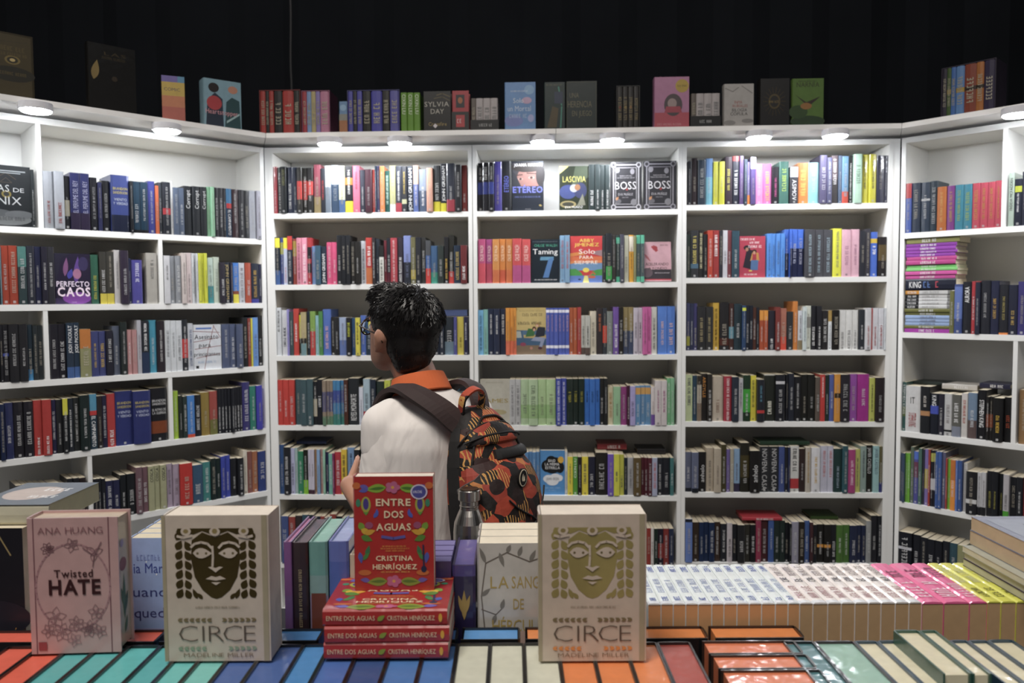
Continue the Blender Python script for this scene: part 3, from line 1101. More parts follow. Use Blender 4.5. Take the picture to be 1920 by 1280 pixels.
ROWS['R1'] = '''@1680 320 4
62 112 95 4a66c0 =.7,1,c83a3a
112 176 90 34425a
177 246 85 34465e =.63,.67,ccc
247 304 75 2c4050
305 374 120 c87028 ".2,.9,e8b060,*
375 439 112 8a3a90 ".2,.9,c8a050,*
440 502 105 3a90a8 ".2,.9,a8c060,*
503 567 100 3a90a8 ".2,.9,a8c060,*
568 627 92 d04a60 ".2,.9,d8a040,*
628 684 88 d04a60 ".2,.9,d8a040,*
685 741 82 d04a60 ".2,.9,d8a040,*
742 800 72 d04a60 ".2,.9,d8a040,*
842 884 15 c0d4c4 ".3,.9,333,FREIDA_MCFADDEN
885 939 60 262c44 =.72,.85,c8d030 ".3,.7,fff,*
940 985 5 3a3c50
986 1040 10 8a3a3a'''
ROWS['R2'] = '''@1680 320 4
398 432 900 6a6a3c
435 494 850 3a4a80 =.3,.95,5a70b0
495 564 832 24262f ".6,.9,fff,AURORA
565 594 828 a83038
595 631 835 2c3044
632 704 822 2c2e38
705 769 825 2c304c ".3,.7,c8a040,*
770 839 855 2a2c34 =0,.04,d8803a ".3,.8,a89a50,*
840 907 855 2c2f44 ".2,.5,c8a850,*
908 975 830 3a3470
976 1030 830 24242c'''
ROWS['R3'] = '''@1670 630 5.82
75 154 500 2c5450 =.3,.5,5a6a3c '.35,.95,ddd,STEPHEN_KING
156 316 545 c4c4c4 h.62,181818,IT '.12,.42,a02a2a,STEPHEN_KING
318 424 550 24262a =.38,.48,a87a50 '.55,.8,d8d0c8,*
425 514 625 202430 =.5,.7,3a4aa8 '.7,.95,eee,KING
515 579 630 2c2a38
580 661 630 b8b8b8 =.1,.15,222
662 761 640 5a5a54 =0,.25,7a8090 '.3,.8,ddd,*
765 832 625 c4c0bc '.3,.85,b04a3a,*
835 933 620 6a8098 =0,.4,5a4a48
935 1033 590 1e1e22 '.25,.8,fff,STEPHEN_KING
1035 1069 660 22201f =.3,.6,7a3a1c
1070 1108 660 22201f =.3,.6,7a3a1c
1115 1225 675 1f1f20 '.2,.6,d8b030,*
1228 1312 670 1f1f20 '.3,.6,b04a24,*
1390 1500 590 8a6a44'''
ROWS['R4'] = '''@1670 820 5.333
68 92 155 34445c
92 116 155 34445c
116 141 155 34445c
142 166 155 6aa834
166 189 155 6aa834
190 224 95 5a685a
225 269 140 4a4a90 =.85,1,4a6ac0 =.5,.8,6a3a50
270 304 110 4a6a60
305 329 120 3a3a4a
330 369 120 7a6aa8 =.3,.65,b8a850
370 391 120 9a3a30
392 420 130 2a2a34 =.8,.95,a8a850 =.3,.5,c8c8cc
420 449 130 2a2a34 =.8,.95,a8a850 =.3,.5,c8c8cc
450 474 140 3a5a9a
475 509 140 3a5a9a
510 544 150 5a5a78
545 559 210 a83a40
560 591 220 7ab83a
592 644 225 b86a2a =.0,.6,d8882c
645 667 230 4a70b8
668 708 230 34508a
712 750 260 SPIRAL
752 861 340 26262a =.25,.35,c8c8c8
862 904 350 b8b8bc =0,.2,26262a
905 949 350 b8b8bc =0,.2,26262a
950 1014 340 22242a ".2,.6,a09a40,*
1015 1074 340 22242a ".2,.6,a09a40,*
1075 1124 365 22242a ".2,.6,a09a40,*
1125 1184 370 b0acb0 =0,.2,4a9a30
1185 1250 400 24262c
1251 1318 400 24262c
1320 1400 400 7a2a30'''
ROWS['R5'] = '''@1670 820 5.333
68 209 945 1e2028 =.55,.62,c0c0c8
210 289 975 1e2028
290 359 1000 1e2028
360 436 1020 1e2028
437 508 1035 1e2028
509 579 1040 1e2028
580 659 1060 2f4a54
660 735 1080 8a8a60'''
# ------------------------------------------------------------------ face-out covers (fractions of the cover, printed flat)
def rays(n, cu, cv, r0, r1, c, asp=.66):
    return [('k', [(cu+r0*math.cos(2*math.pi*i/n), cv+r0*asp*math.sin(2*math.pi*i/n)), (cu+r1*math.cos(2*math.pi*i/n), cv+r1*asp*math.sin(2*math.pi*i/n))], .006, c) for i in range(n)]
FACES = {
 'ETEREO': ('2c3444', 'dark blue face-out book with a portrait and a blue title', [
   ('r', .02, .5, .98, .97, '4a4a54'), ('e', .55, .66, .38, .24, 'a87870'), ('e', .5, .88, .5, .10, '3a3230'), ('e', .9, .72, .14, .22, '3a3438'), ('p', [(.02, .5), (.3, .5), (.12, .75), (.02, .8)], '343844'),
   ('e', .28, .645, .085, .024, 'b89a94'), ('e', .62, .67, .10, .027, 'b89a94'), ('e', .28, .645, .04, .022, '4a302a'), ('e', .62, .67, .045, .025, '4a302a'), ('k', [(.14, .72), (.34, .73)], .015, '4a2c28'), ('k', [(.48, .76), (.78, .75)], .016, '4a2c28'),
   ('r', .02, .36, .98, .5, '2c3448'), ('t', .08, .97, .90, .055, 'ffffff', 'JOANA MARCÚS', .025), ('t', .04, .97, .37, .12, '7a84f0', 'ETÉREO', .015), ('s', .1, .9, .27, .03, '6a78c0'), ('s', .42, .6, .03, .015, 'cccccc'), ('l', (.85, .12), (.95, .1), .03, 'c8b060')]),
 'LASCIVIA': ('36402f', 'dark face-out book with yellow title and a yellow corner flash', [
   ('p', [(0, .82), (.33, 1), (0, 1)], 'e8dc7a'), ('p', [(.4, .5), (1, .75), (1, 1), (.55, 1)], '5a6a50'), ('e', .3, .42, .3, .16, '3a4a8a'), ('e', .72, .45, .22, .18, '3a4478'), ('e', .5, .5, .14, .09, 'b8bcc8'), ('e', .62, .52, .1, .07, 'a8744a'), ('e', .3, .14, .28, .08, 'b0a068'), ('e', .3, .14, .2, .05, '4a4a3c'), ('p', [(.6, .1), (.9, .12), (.8, .38)], '8a8a78'),
   ('t', .12, .9, .64, .13, 'e8e070', 'LASCIVIA'), ('t', .2, .8, .05, .05, 'ffffff', 'EVA MUÑOZ')]),
}
def boss(g):
    o = [('r', .0, .0, 1, 1, '2c2a34'), ('k', [(.1, .06), (.1, .94), (.9, .94), (.9, .06), (.1, .06)], .018, g), ('k', [(.17, .12), (.17, .88), (.83, .88), (.83, .12), (.17, .12)], .008, g)]
    for u, v in ((.1, .94), (.9, .94), (.1, .06), (.9, .06)): o += [('e', u, v, .085, .06, g), ('e', u, v, .05, .035, '4a4852')]
    o += [('e', .22, .83, .08, .06, '9a98a0'), ('e', .7, .8, .07, .06, '9a98a0'), ('e', .75, .16, .1, .07, '8a888e'), ('e', .25, .18, .1, .05, '6a686e'), ('l', (.18, .2), (.26, .28), .04, 'c88a5a'), ('p', [(.48, .42), (.56, .46), (.55, .40)], 'b03030')]
    o += [('t', .15, .82, .43, .16, 'e8e6ea', 'BOSS'), ('s', .3, .7, .7, .02, 'c8c6cc'), ('s', .22, .78, .66, .02, 'c8c6cc'), ('t', .25, .72, .30, .05, 'c8c6cc', 'EVA MUÑOZ'), ('s', .38, .6, .25, .02, 'a8a6ac')]
    return o
FACES['BOSS'] = ('2c2a34', 'black face-out book with ornate silver frame, touching four thin spines', boss('c8c6cc'))
FACES['BOSS2'] = ('2c2a34', 'black face-out book with ornate silver frame, rightmost on its shelf', boss('a8a6b0'))
FACES['TAMING'] = ('1f2c38', 'dark navy face-out book with a big blue numeral seven', [
   ('t', .12, .92, .83, .06, '4aa88a', 'CHLOE WALSH'), ('s', .06, .94, .94, .015, '7a8a90'), ('p', [(.32, .52), (.8, .52), (.8, .60), (.34, .60)], '5a90b0'), ('p', [(.62, .55), (.8, .58), (.62, .12), (.42, .12)], '4a78b0'), ('t', .07, .94, .66, .12, 'f4f4f4', 'Taming'), ('s', .12, .92, .06, .025, 'd8d8d8')])
FACES['SOLO'] = ('c83a3c', 'bright illustrated face-out book with sunset and green hills', [
   ('r', 0, .40, 1, .56, 'd86a3a'), ('p', [(0, .56), (.5, .60), (.3, .66), (0, .63)], 'd8843a'), ('p', [(.7, .62), (1, .56), (1, .7), (.8, .68)], '9a7a80'), ('r', 0, .26, 1, .42, '6a90b8'), ('p', [(0, .40), (.4, .46), (1, .43), (1, .47), (0, .46)], 'e08a4a'), ('e', .5, .27, .10, .05, 'f0d850'), ('p', [(0, .14), (0, .29), (.18, .30), (.34, .22), (.42, .14)], '4a9a4a'), ('p', [(.58, .14), (.7, .24), (.85, .28), (1, .29), (1, .14)], '4a9a4a'), ('r', 0, 0, 1, .15, '5a7ac0'), ('p', [(.4, .0), (.6, .0), (.55, .15), (.45, .15)], 'e0d880'), ('e', .68, .12, .12, .03, 'c8603a'), ('k', [(.6, .16), (.72, .22), (.78, .18)], .02, 'c8603a'), ('e', .3, .07, .05, .015, '2a3050'),
   ('t', .3, .75, .87, .07, 'f0d850', 'ABBY'), ('t', .14, .9, .78, .07, 'f0d850', 'JIMENEZ'), ('t', .28, .78, .62, .10, 'fff4e8', 'Solo'), ('t', .3, .72, .51, .07, 'fff4e8', 'PARA'), ('t', .14, .86, .40, .07, 'fff4e8', 'SIEMPRE')])
FACES['ACELERANDO'] = ('c89aa6', 'pink leaning face-out book with a dark red handprint', [
   ('e', .42, .84, .09, .06, '9a2a34'), ('k', [(.3, .88), (.46, .76)], .03, '9a2a34'), ('k', [(.36, .9), (.5, .78)], .03, '9a2a34'), ('l', (.02, .7), (.25, .5), .04, 'a85a64'), ('s', .6, .9, .9, .03, '5a3a44'),
   ('r', .0, .06, 1, .3, '2c2430'), ('e', .12, .22, .2, .12, '5a4a54'), ('t', .06, .9, .40, .07, '3a2a34', 'ACELERANDO'), ('t', .16, .84, .30, .06, '4a3038', 'A FONDO'), ('s', .4, .95, .2, .025, 'c8c0c8'), ('r', 0, .03, 1, .06, 'a8303a')])
FACES['SOFA'] = ('c0a868', 'yellow face-out book with a couple on a blue sofa', [
   ('r', 0, .40, 1, .94, 'c4ae6c'), ('r', 0, 0, 1, .2, '7a6650'), ('p', [(0, .2), (0, .52), (.2, .52), (.25, .36), (1, .34), (1, .2)], '3a5a78'), ('r', .2, .42, 1, .52, '4a6a88'), ('p', [(0, .36), (.18, .36), (.14, .5), (0, .5)], 'a8b0a8'), ('p', [(.3, .38), (.6, .40), (.62, .54), (.4, .56)], '3a6a3c'), ('e', .6, .55, .07, .05, '5a3424'), ('e', .6, .53, .04, .03, 'c89a7a'), ('p', [(.62, .36), (.95, .4), (.98, .58), (.72, .6)], '2a3040'), ('e', .72, .63, .08, .05, 'b08a4a'), ('e', .7, .62, .045, .035, 'd0a488'), ('p', [(.48, .3), (.62, .38), (.98, .36), (.84, .12), (.74, .12), (.82, .28)], '8a94b0'), ('e', .8, .14, .07, .03, '5a2c40'), ('e', .22, .22, .10, .04, '8a3a54'), ('e', .5, .14, .05, .03, 'b07a6a'),
   ('s', .2, .95, .82, .06, '6a5a3a'), ('s', .05, .9, .64, .06, '4a4438'), ('s', .1, .95, .92, .02, '8a7a50')])
FACES['JAMES'] = ('b4b0a2', 'pale face-out book with gold capitals beside the backpack', [('s', .2, .8, .92, .02, '98907c'), ('t', .05, .95, .49, .085, '9a8434', 'JAMES'), ('e', .55, .28, .35, .06, 'a39870'), ('e', .5, .15, .3, .05, 'a89e84')])
FACES['ESTRELLA'] = ('4a8ac4', 'bright blue face-out book with a black and a white cloud', [
   *[('e', u, v, a, b, '16181c') for u, v, a, b in ((.3, .65, .24, .14), (.6, .7, .3, .15), (.8, .62, .18, .13), (.45, .78, .2, .1), (.5, .6, .3, .12))],
   *[('e', u, v, a, b, 'd8dade') for u, v, a, b in ((.35, .36, .22, .09), (.62, .38, .24, .1), (.5, .30, .25, .09), (.8, .38, .12, .07))],
   ('e', .84, .79, .12, .075, 'd8a830'), ('t', .34, .62, .74, .06, 'f4f4f4', 'BAJO'), ('t', .2, .78, .66, .06, 'f4f4f4', 'LA MISMA'), ('t', .22, .8, .58, .06, 'f4f4f4', 'ESTRELLA'), ('t', .26, .76, .33, .06, '4a5058', 'JOHN GREEN'), ('s', .2, .85, .14, .03, '8ab8e0'), ('s', .35, .65, .09, .02, '8ab8e0')])
FACES['PARAISO'] = ('b03a50', 'crimson face-out book with two small embracing figures', [
   ('p', [(.15, .25), (.45, .2), (.55, .65), (.3, .7)], '2c2434'), ('e', .3, .72, .13, .06, '241c28'), ('e', .3, .68, .06, .045, 'b07a60'), ('p', [(.42, .4), (.78, .4), (.74, .6), (.5, .6)], 'b8843a'), ('p', [(.5, .42), (.66, .42), (.66, .58), (.52, .58)], 'a02c3c'), ('p', [(.44, .18), (.72, .18), (.74, .42), (.46, .42)], '4a6a98'), ('e', .58, .63, .09, .05, '4a241c'), ('e', .58, .6, .05, .04, 'c08a70'), ('r', .38, .15, .5, .18, 'd8c040'),
   ('s', .05, .65, .9, .05, 'f0dce0'), ('s', .4, .85, .82, .05, 'f0dce0'), ('s', .35, .9, .72, .06, 'f0dce0'), ('s', .2, .7, .06, .035, 'f4e8ea')])
FACES['ONIX'] = ('2a2f34', 'large dark grey face-out book with white capitals and clouds', [
   ('e', .5, .12, .5, .10, '7a7e80'), ('e', .3, .22, .3, .06, '5a5e62'), ('e', .75, .2, .3, .07, '6a6e72'), ('k', [(.3, .78), (.5, .88), (.7, .78)], .008, '5a4c3c'), ('k', [(.38, .72), (.5, .80), (.62, .72), (.38, .72)], .006, '5a4c3c'), ('e', .5, .53, .10, .06, '8a7a30'), ('e', .5, .53, .06, .035, '2a2f34'), ('r', .1, .9, .9, .92, '98a0a4'), ('r', .1, .87, .8, .885, '98a0a4'),
   ('t', .06, .56, .57, .11, 'd4d8da', 'ALAS'), ('t', .64, .86, .57, .07, 'd4d8da', 'DE'), ('t', .08, .8, .36, .13, 'd4d8da', 'ÓNIX'), ('s', .1, .9, .1, .06, '5a5c60')])
FACES['CAOS'] = ('2c2440', 'purple face-out book with bold white capitals on the left shelf', [
   ('p', [(0, .3), (.2, .9), (.5, 1), (0, 1)], '24203a'), ('l', (.28, .55), (.34, .92), .07, '7a4a78'), ('l', (.58, .4), (.66, .95), .09, '5a3a8a'), ('l', (.38, .5), (.48, .7), .08, '3a3a98'), ('e', .62, .6, .12, .1, 'a0688a'), ('e', .8, .8, .14, .14, '3a3060'), ('r', 0, .0, 1, .12, '3a2c58'), ('e', .6, .12, .4, .12, '7a3a98'), ('t', .04, .96, .35, .10, 'e8d8ec', 'PERFECTO', .02), ('t', .06, .98, .16, .17, 'f0dcec', 'CAOS', .03), ('s', .45, .6, .03, .02, 'b8a0c8')])
FACES['ASESINATO'] = ('c8ccd2', 'white face-out book with black script and crossing red threads', [
   ('r', .1, .9, .66, .935, '4a70b8'), *[('k', p, .008, '8a3a34') for p in ([(.0, .86), (.95, .82)], [(.02, .62), (.92, .7)], [(.05, .46), (1, .52)], [(.1, .26), (.95, .34)], [(.38, .0), (.5, .4), (.75, .98)], [(.72, .98), (.98, .7)])],
   ('t', .05, .9, .68, .10, '16161a', 'Asesinato'), ('t', .2, .62, .50, .09, '16161a', 'para'), ('t', .02, .95, .30, .09, '16161a', 'principiantes'), ('s', .15, .85, .14, .05, '9ab0cc'), ('r', .08, .03, .18, .09, '2a2a2e')])
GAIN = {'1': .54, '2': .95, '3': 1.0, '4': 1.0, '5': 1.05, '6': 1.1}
CASES = {'A': ('B', ZB, 'left back bookcase', (-1.2385, -.3418)), 'B': ('B', ZB, 'middle back bookcase', (-.3022, .6041)), 'C': ('B', ZC, 'right back bookcase', (.6418, 1.5305)),
         'L': ('L', ZL, 'left angled bookcase', (-1.94, -.0225)), 'R': ('R', ZR, 'right angled bookcase', (.0245, 1.59))}
BOOKS = []
def parse():
    for key, txt in ROWS.items():
        wl, ZS, case, lim = CASES[key[0]]; ri = int(key[1])-1; zs = ZS[ri]
        ztop = (ZS[ri-1]-BT if ri else UT-.024)
        ox = oy = 0.; sc = 1.; prev = lim[0]; rnd = random.Random(key); idx = 0
        for ln in txt.split('\n'):
            tk = ln.split()
            if not tk: continue
            if tk[0][0] == '@': ox, oy, sc = float(tk[0][1:]), float(tk[1]), float(tk[2]); continue
            if tk[0] == '#':                       # run of books mostly hidden behind the boy or the foreground
                a, b, yt = map(float, tk[1:4]); s0, z = onwall(wl, a, yt); s1, z = onwall(wl, b, yt); s = max(s0, prev)
                while s < s1-.012:
                    t = min(rnd.uniform(.018, .036), s1-s); h = z-zs-rnd.uniform(0, .02)
                    BOOKS.append(dict(row=key, wl=wl, s0=s, s1=s+t-.0004, h=h, zs=zs, col=rnd.choice(['24262c', '2c3444', '3a3030', '5a5048', '2f4a58', '8a3a34', 'b0aca4', '3a4a7a']), ex=[], area=0, i=idx, rnd=rnd.random())); idx += 1
                    s += t
                prev = s1; continue
            x0, x1, yt = (float(v) for v in tk[:3]); c = tk[3]
            px0, px1, py = ox+x0/sc, ox+x1/sc, oy+yt/sc
            s0, _ = onwall(wl, px0, py+40); s1, z = onwall(wl, px1, py+40)
            _, z = onwall(wl, (px0+px1)/2, py)
            s0 = max(s0, prev+.0004); s1 = min(s1, lim[1])
            for dv in DIV.get(key, ()):            # keep clear of dividers
                if s0 < dv+.0085 and s1 > dv-.0085:
                    if (s0+s1)/2 < dv: s1 = dv-.0086
                    else: s0 = dv+.0086
            if s1-s0 < .004: continue
            h = min(z-zs, ztop-zs-.006); vis = max(0, min(1920, px1)-max(0, px0))*(px1-px0 and h*430)
            BOOKS.append(dict(row=key, wl=wl, s0=s0, s1=s1, h=h, zs=zs, col=c, ex=tk[4:], area=vis, i=idx, rnd=rnd.random())); idx += 1
            prev = s1
DIV = {'L1': (-.903,), 'L2': (-.469,), 'L3': (-.901,), 'L4': (-.445,), 'L5': (-.765,), 'R1': (.4066,), 'R3': (.462,), 'R5': (.40,)}
parse()
rank = sorted((b for b in BOOKS if b['col'][0] != 'F' and b['col'] != 'SPIRAL'), key=lambda b: -b['area'])
for k, b in enumerate(rank): b['single'] = k < 300 and b['area'] > 0
REST = MB()
ROWN = ['top', 'second', 'third', 'fourth', 'fifth', 'sixth']
def shelf_book(b):
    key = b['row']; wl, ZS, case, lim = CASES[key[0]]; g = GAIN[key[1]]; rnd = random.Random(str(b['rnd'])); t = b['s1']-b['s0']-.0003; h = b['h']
    dep = rnd.choice([-.004, .002, .004, .006, .008, .012]); c = b['col']
    where = 'on the %s shelf of the %s' % (ROWN[int(key[1])-1], case)
    if c[0] == 'F':
        base, lab, ops = FACES[c[1:]]; th = .024 if c != 'FONIX' else .034
        M = TR(wpos(wl, b['s0'], th+.012, b['zs']), WALL[wl][3])
        if c == 'FACELERANDO': M = TR(wpos(wl, b['s0'], th+.02, b['zs']), WALL[wl][3]) @ Matrix.Rotation(-.14, 4, 'X')
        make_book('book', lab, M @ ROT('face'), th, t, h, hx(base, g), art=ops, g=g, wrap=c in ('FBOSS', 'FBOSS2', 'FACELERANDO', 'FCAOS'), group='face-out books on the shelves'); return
    M = TR(wpos(wl, b['s0'], dep, b['zs']), WALL[wl][3])
    if c == 'SPIRAL':
        r = make_book('notebook', 'white spiral-bound book beside black spines on the right angled bookcase', M @ Matrix.Translation((0, .012, 0)), t, .16, h, hx('c8c8c8', g), cat='notebook')
        for i in range(24):
            z = .008+i*(h-.016)/23; mb = MB()
            tube([(t/2+math.cos(a)*t*.42, .008-math.sin(a)*.010, z+.001*a) for a in [k*math.pi*2/8 for k in range(9)]], .0011, (.7, .7, .72), 5, mb)
            link('wire_ring', mb.mesh('wire_ring', [M_INK]), r)
        return
    bands = []; texts = []; hz = []
    for e in b['ex']:
        if e[0] == '=': lo, hi, cc = e[1:].split(','); bands.append((float(lo), float(hi), hx(cc, g)))
        elif e[0] in '"\'': lo, hi, cc, s = e[1:].split(','); texts.append((float(lo), float(hi), hx(cc, g), s, e[0] == "'"))
        elif e[0] == 'h': v, cc, s = e[1:].split(','); hz.append((float(v), hx(cc, g), s.replace('_', ' ')))
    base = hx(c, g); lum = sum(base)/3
    if not texts and not hz:
        lo = rnd.uniform(.12, .3); hi = rnd.uniform(.55, .92)
        ink = hx(rnd.choice(['d8d8d8', 'c8c8c8', 'b8b0a0', 'e8e8e8']), g) if lum < .3 else hx(rnd.choice(['555', '444', '6a5a5a']), g)
        ink = tuple(a*.66+b_*.34 for a, b_ in zip(ink, base)); texts.append((lo, hi, ink, '*', rnd.random() < .4))
    if not any(x[0] < .05 for x in bands) and rnd.random() < .5:
        ink = tuple(a*.6+b_*.4 for a, b_ in zip(hx('c8c8c8', g) if lum < .3 else hx('555', g), base)); logo = True
    else: logo = False
    wd = min(.17, max(.115, h*rnd.uniform(.62, .7)))
    cv, pg = book_geo(t, wd, h, base, bands, h > .23 and t > .03)
    tx = MB()
    for lo, hi, ic, s, dn in texts: spine_text(tx, t, h, lo, hi, ic, s, dn, rnd, .5 if s != '*' else rnd.choice([.26, .33, .42]))
    for v, ic, s in hz:
        n = len(s); put_text(tx, s, lambda u, vv: (u, -.0007, vv), t*.5-min(.4, .05*n+.05)*t, t*.5+min(.4, .05*n+.05)*t, v*h, .045*h if s != 'IT' else .14*h, ic)
    if logo:
        s = min(.2*t, .0045); tx.face([(t/2-s, -.0007, .025*h), (t/2+s, -.0007, .025*h), (t/2+s, -.0007, .025*h+s*2), (t/2-s, -.0007, .025*h+s*2)], ink)
    wrap = rnd.random() < .45
    if b.get('single'):
        size = 'thick ' if t > .031 else 'slim ' if t < .0135 else ''
        bl = ''
        for lo, hi, cc in bands[:1]:
            e = [x for x in b['ex'] if x[0] == '='][0].split(',')[2]
            if cname(e) != cname(c): bl = ' with %s band' % cname(e)
        lab = '%s%s book%s, %s from left %s' % (size, cname(c), bl, ordn(b['i']), where)
        ws = lab.split()
        if len(ws) > 16: lab = '%s%s book, %s from left %s' % (size, cname(c), ordn(b['i']), where)
        r = thing('book', lab, 'book', M, 'books on the ' + case)
        link('cover', cv.mesh('cover', [M_WRAP if wrap else M_PRINT]), r); link('page_block', pg.mesh('page_block', [M_PAGE]), r)
        link('spine_lettering', tx.mesh('spine_lettering', [M_INK]), r)
    else:
        cv.m = [1 if wrap else 0]*len(cv.f); pg.m = [2]*len(pg.f); tx.m = [3]*len(tx.f)
        for k in (cv, pg, tx): REST.add(k, M)
for b in BOOKS: shelf_book(b)
tag(link('remaining_books', REST.mesh('remaining_books', [M_PRINT, M_WRAP, M_PAGE, M_INK])), 'the slimmer and half-hidden books filling the gaps in the shelf rows', 'books', kind='stuff')
# flat stack of paperbacks on the right angled bookcase
PILE = [(500, 545, '8a8a50'), (545, 572, '7a2a90'), (572, 598, '8a34a0'), (598, 620, '8a34a0'), (620, 645, '8a34a0'), (645, 672, 'b03a80'), (672, 705, 'b03a80'), (705, 730, '7ac070'), (730, 752, '7ac070'), (752, 783, 'c84a98'), (783, 812, 'c84a98'), (812, 898, '1f2438'), (900, 932, 'c4c4c4'), (932, 960, 'c4c4c4'), (960, 985, 'c4c4c4'), (985, 1012, 'c4c4c4'), (1012, 1040, 'c4c4c4'), (1040, 1067, '6a6a34'), (1067, 1090, '6a6a34'), (1090, 1117, '90a8d0'), (1117, 1143, '90a8d0'), (1143, 1168, '90a8d0'), (1168, 1190, '6a6a34'), (1190, 1222, '9a2a98')]
z = ZR[1]
zz = [onwall('R', 1735, 320+a/4)[1] for a, b, c in PILE]; H0 = zz[0]-z; tot = sum(b-a for a, b, c in PILE)
for k in range(len(PILE)-1, -1, -1):
    a, b, c = PILE[k]; th = (b-a)/tot*H0
    s0 = .0275+R_.uniform(0, .006); L = .205+R_.uniform(-.006, .004)
    if a == 500: L = .215
    bands = []; txt = [(.3, .62, hx('ddd' if c not in ('c4c4c4', '90a8d0') else '667'), '*')]
    if c == 'c4c4c4': bands = [(0, .28, hx('c88a2c' if a == 900 else '1f2024')), (.84, .92, hx('777'))]; txt = [(.05, .25, hx('ccc'), '*'), (.35, .7, hx('999'), '*')]
    if a == 812: txt = [(.08, .32, hx('e8e8e8'), 'KING'), (.36, .55, hx('4a68a0'), '*'), (.6, .72, hx('b03a4a'), '*')]
    M = TR(wpos('R', s0, R_.uniform(.004, .014), z), WALL['R'][3]) @ ROT('flat', th)
    make_book('book', '%s paperback lying flat, %s from the bottom of the right bookcase stack' % (cname(c), ordn(len(PILE)-1-k)), M, th-.0003, .135, L, hx(c, .95), bands, txt, group='flat stack on the right angled bookcase')
    z += th
# books laid flat on top of the rows
def flat_on(key, x0, x1, yb, th, c, lab, dep, txt=()):
    wl, ZS, case, lim = CASES[key[0]]; s0, zb = onwall(wl, x0, yb, dep); s1, _ = onwall(wl, x1, yb, dep)
    under = [b for b in BOOKS if b['row'] == key and b['s1'] > s0 and b['s0'] < s1]
    zb = max(b['zs']+b['h'] for b in under)+.0005
    make_book('book', lab, TR(wpos(wl, s0, dep, zb), WALL[wl][3]) @ ROT('flat', th), th, .13, s1-s0, hx(c, 1.), (), [(.35, .8, hx('ddd'), '*')] if txt else (), True)
flat_on('A3', 826, 876, 591, .03, '4a5c90', 'blue book lying flat on the row right of the boy\'s head', .09)
flat_on('B5', 1120, 1175, 846, .026, '8a2c34', 'dark red book lying flat on the fifth row of the middle bookcase', .08, 1)
flat_on('B5', 1195, 1248, 846, .024, '26242a', 'black book lying flat on the fifth row of the middle bookcase', .08)
flat_on('C5', 1425, 1518, 834, .016, '24402e', 'dark green book lying flat above the fifth row, right back bookcase', .03)
flat_on('C6', 1392, 1467, 974, .014, 'a82c38', 'red book lying flat on the lowest row of the right back bookcase', .006, 1)
flat_on('C6', 1520, 1572, 966, .014, '3a5a24', 'green book lying flat on the lowest row of the right back bookcase', .09)
flat_on('A5', 556, 612, 830, .014, '2a3a68', 'dark blue book lying flat on the fifth row, left back bookcase', .10)
flat_on('R3', 1712, 1774, 714, .012, '24302c', 'black book lying flat over the white thick spine, right angled bookcase', .09)
flat_on('R3', 1766, 1832, 738, .024, 'b8b4ae', 'white book lying flat on the third row of the right angled bookcase', .08, 1)
flat_on('R3', 1836, 1894, 742, .022, '2c2c48', 'navy book lying flat on the third row of the right angled bookcase', .09, 1)
# ------------------------------------------------------------------ boxed sets and books on top of the bookcases
def top_item(wl, x0, x1, yt, dep=-.12):
    s0, _ = onwall(wl, x0, (yt+240)/2, dep); s1, _ = onwall(wl, x1, (yt+240)/2, dep); _, z = onwall(wl, (x0+x1)/2, yt, dep)
    return s0, s1, z-CZ1
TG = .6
def top_face(wl, x0, x1, yt, base, lab, ops, th=.035, dep=-.12, turn=0., hard=True, name='book', cat='book'):
    s0, s1, h = top_item(wl, x0, x1, yt, dep)
    M = TR(wpos(wl, s0, dep+th, CZ1), WALL[wl][3]+turn) @ ROT('face')
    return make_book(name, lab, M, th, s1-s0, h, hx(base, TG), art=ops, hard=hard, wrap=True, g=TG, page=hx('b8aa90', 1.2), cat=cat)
def boxed_set(wl, x0, x1, yt, vols, lab, case='26242a', wd=.14, turn=0., tray=0., dep=-.12):
    """slipcased set with its spines to the front"""
    s0, s1, h = top_item(wl, x0, x1, yt, dep); W = s1-s0
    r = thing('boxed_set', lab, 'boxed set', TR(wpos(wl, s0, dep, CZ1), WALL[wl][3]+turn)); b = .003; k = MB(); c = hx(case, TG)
    hc = h*tray if tray else h
    k.box((0, .004, 0), (b, wd, hc), c); k.box((W-b, .004, 0), (W, wd, hc), c); k.box((b, wd-b, 0), (W-b, wd, hc), c); k.box((b, .004, 0), (W-b, wd-b, .003), c)
    if not tray: k.box((b, .004, h-.003), (W-b, wd-b, h), c)
    else: k.box((b, .001, 0), (W-b, .004, hc), c)
    link('slipcase', k.mesh('slipcase', [M_WRAP]), r)
    tot = sum(v[0] for v in vols); x = b+.0004
    for v in vols:
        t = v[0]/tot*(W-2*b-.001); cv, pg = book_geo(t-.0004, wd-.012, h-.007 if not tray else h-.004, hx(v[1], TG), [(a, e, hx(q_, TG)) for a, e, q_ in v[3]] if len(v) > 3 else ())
        vo = link('volume', cv.mesh('volume', [M_WRAP]), r, Matrix.Translation((x, .005, .0032))); link('page_block', pg.mesh('page_block', [M_PAGE]), vo)
        tx = MB()
        if v[2]: spine_text(tx, t, h-.007, .45, .95, hx(v[4] if len(v) > 4 else 'ccc', TG), v[2], True)
        else: spine_text(tx, t, h-.007, .2, .8, hx(v[4] if len(v) > 4 else 'b0a890', TG), '*')
        link('spine_lettering', tx.mesh('spine_lettering', [M_INK]), vo); x += t
    if tray:
        tx = MB(); scribble(tx, lambda u, v: (u, .0004, v), W*.3, W*.8, hc*.4, hc*.25, hx('aaa', TG), R_); link('tray_lettering', tx.mesh('tray_lettering', [M_INK]), r)
    return r
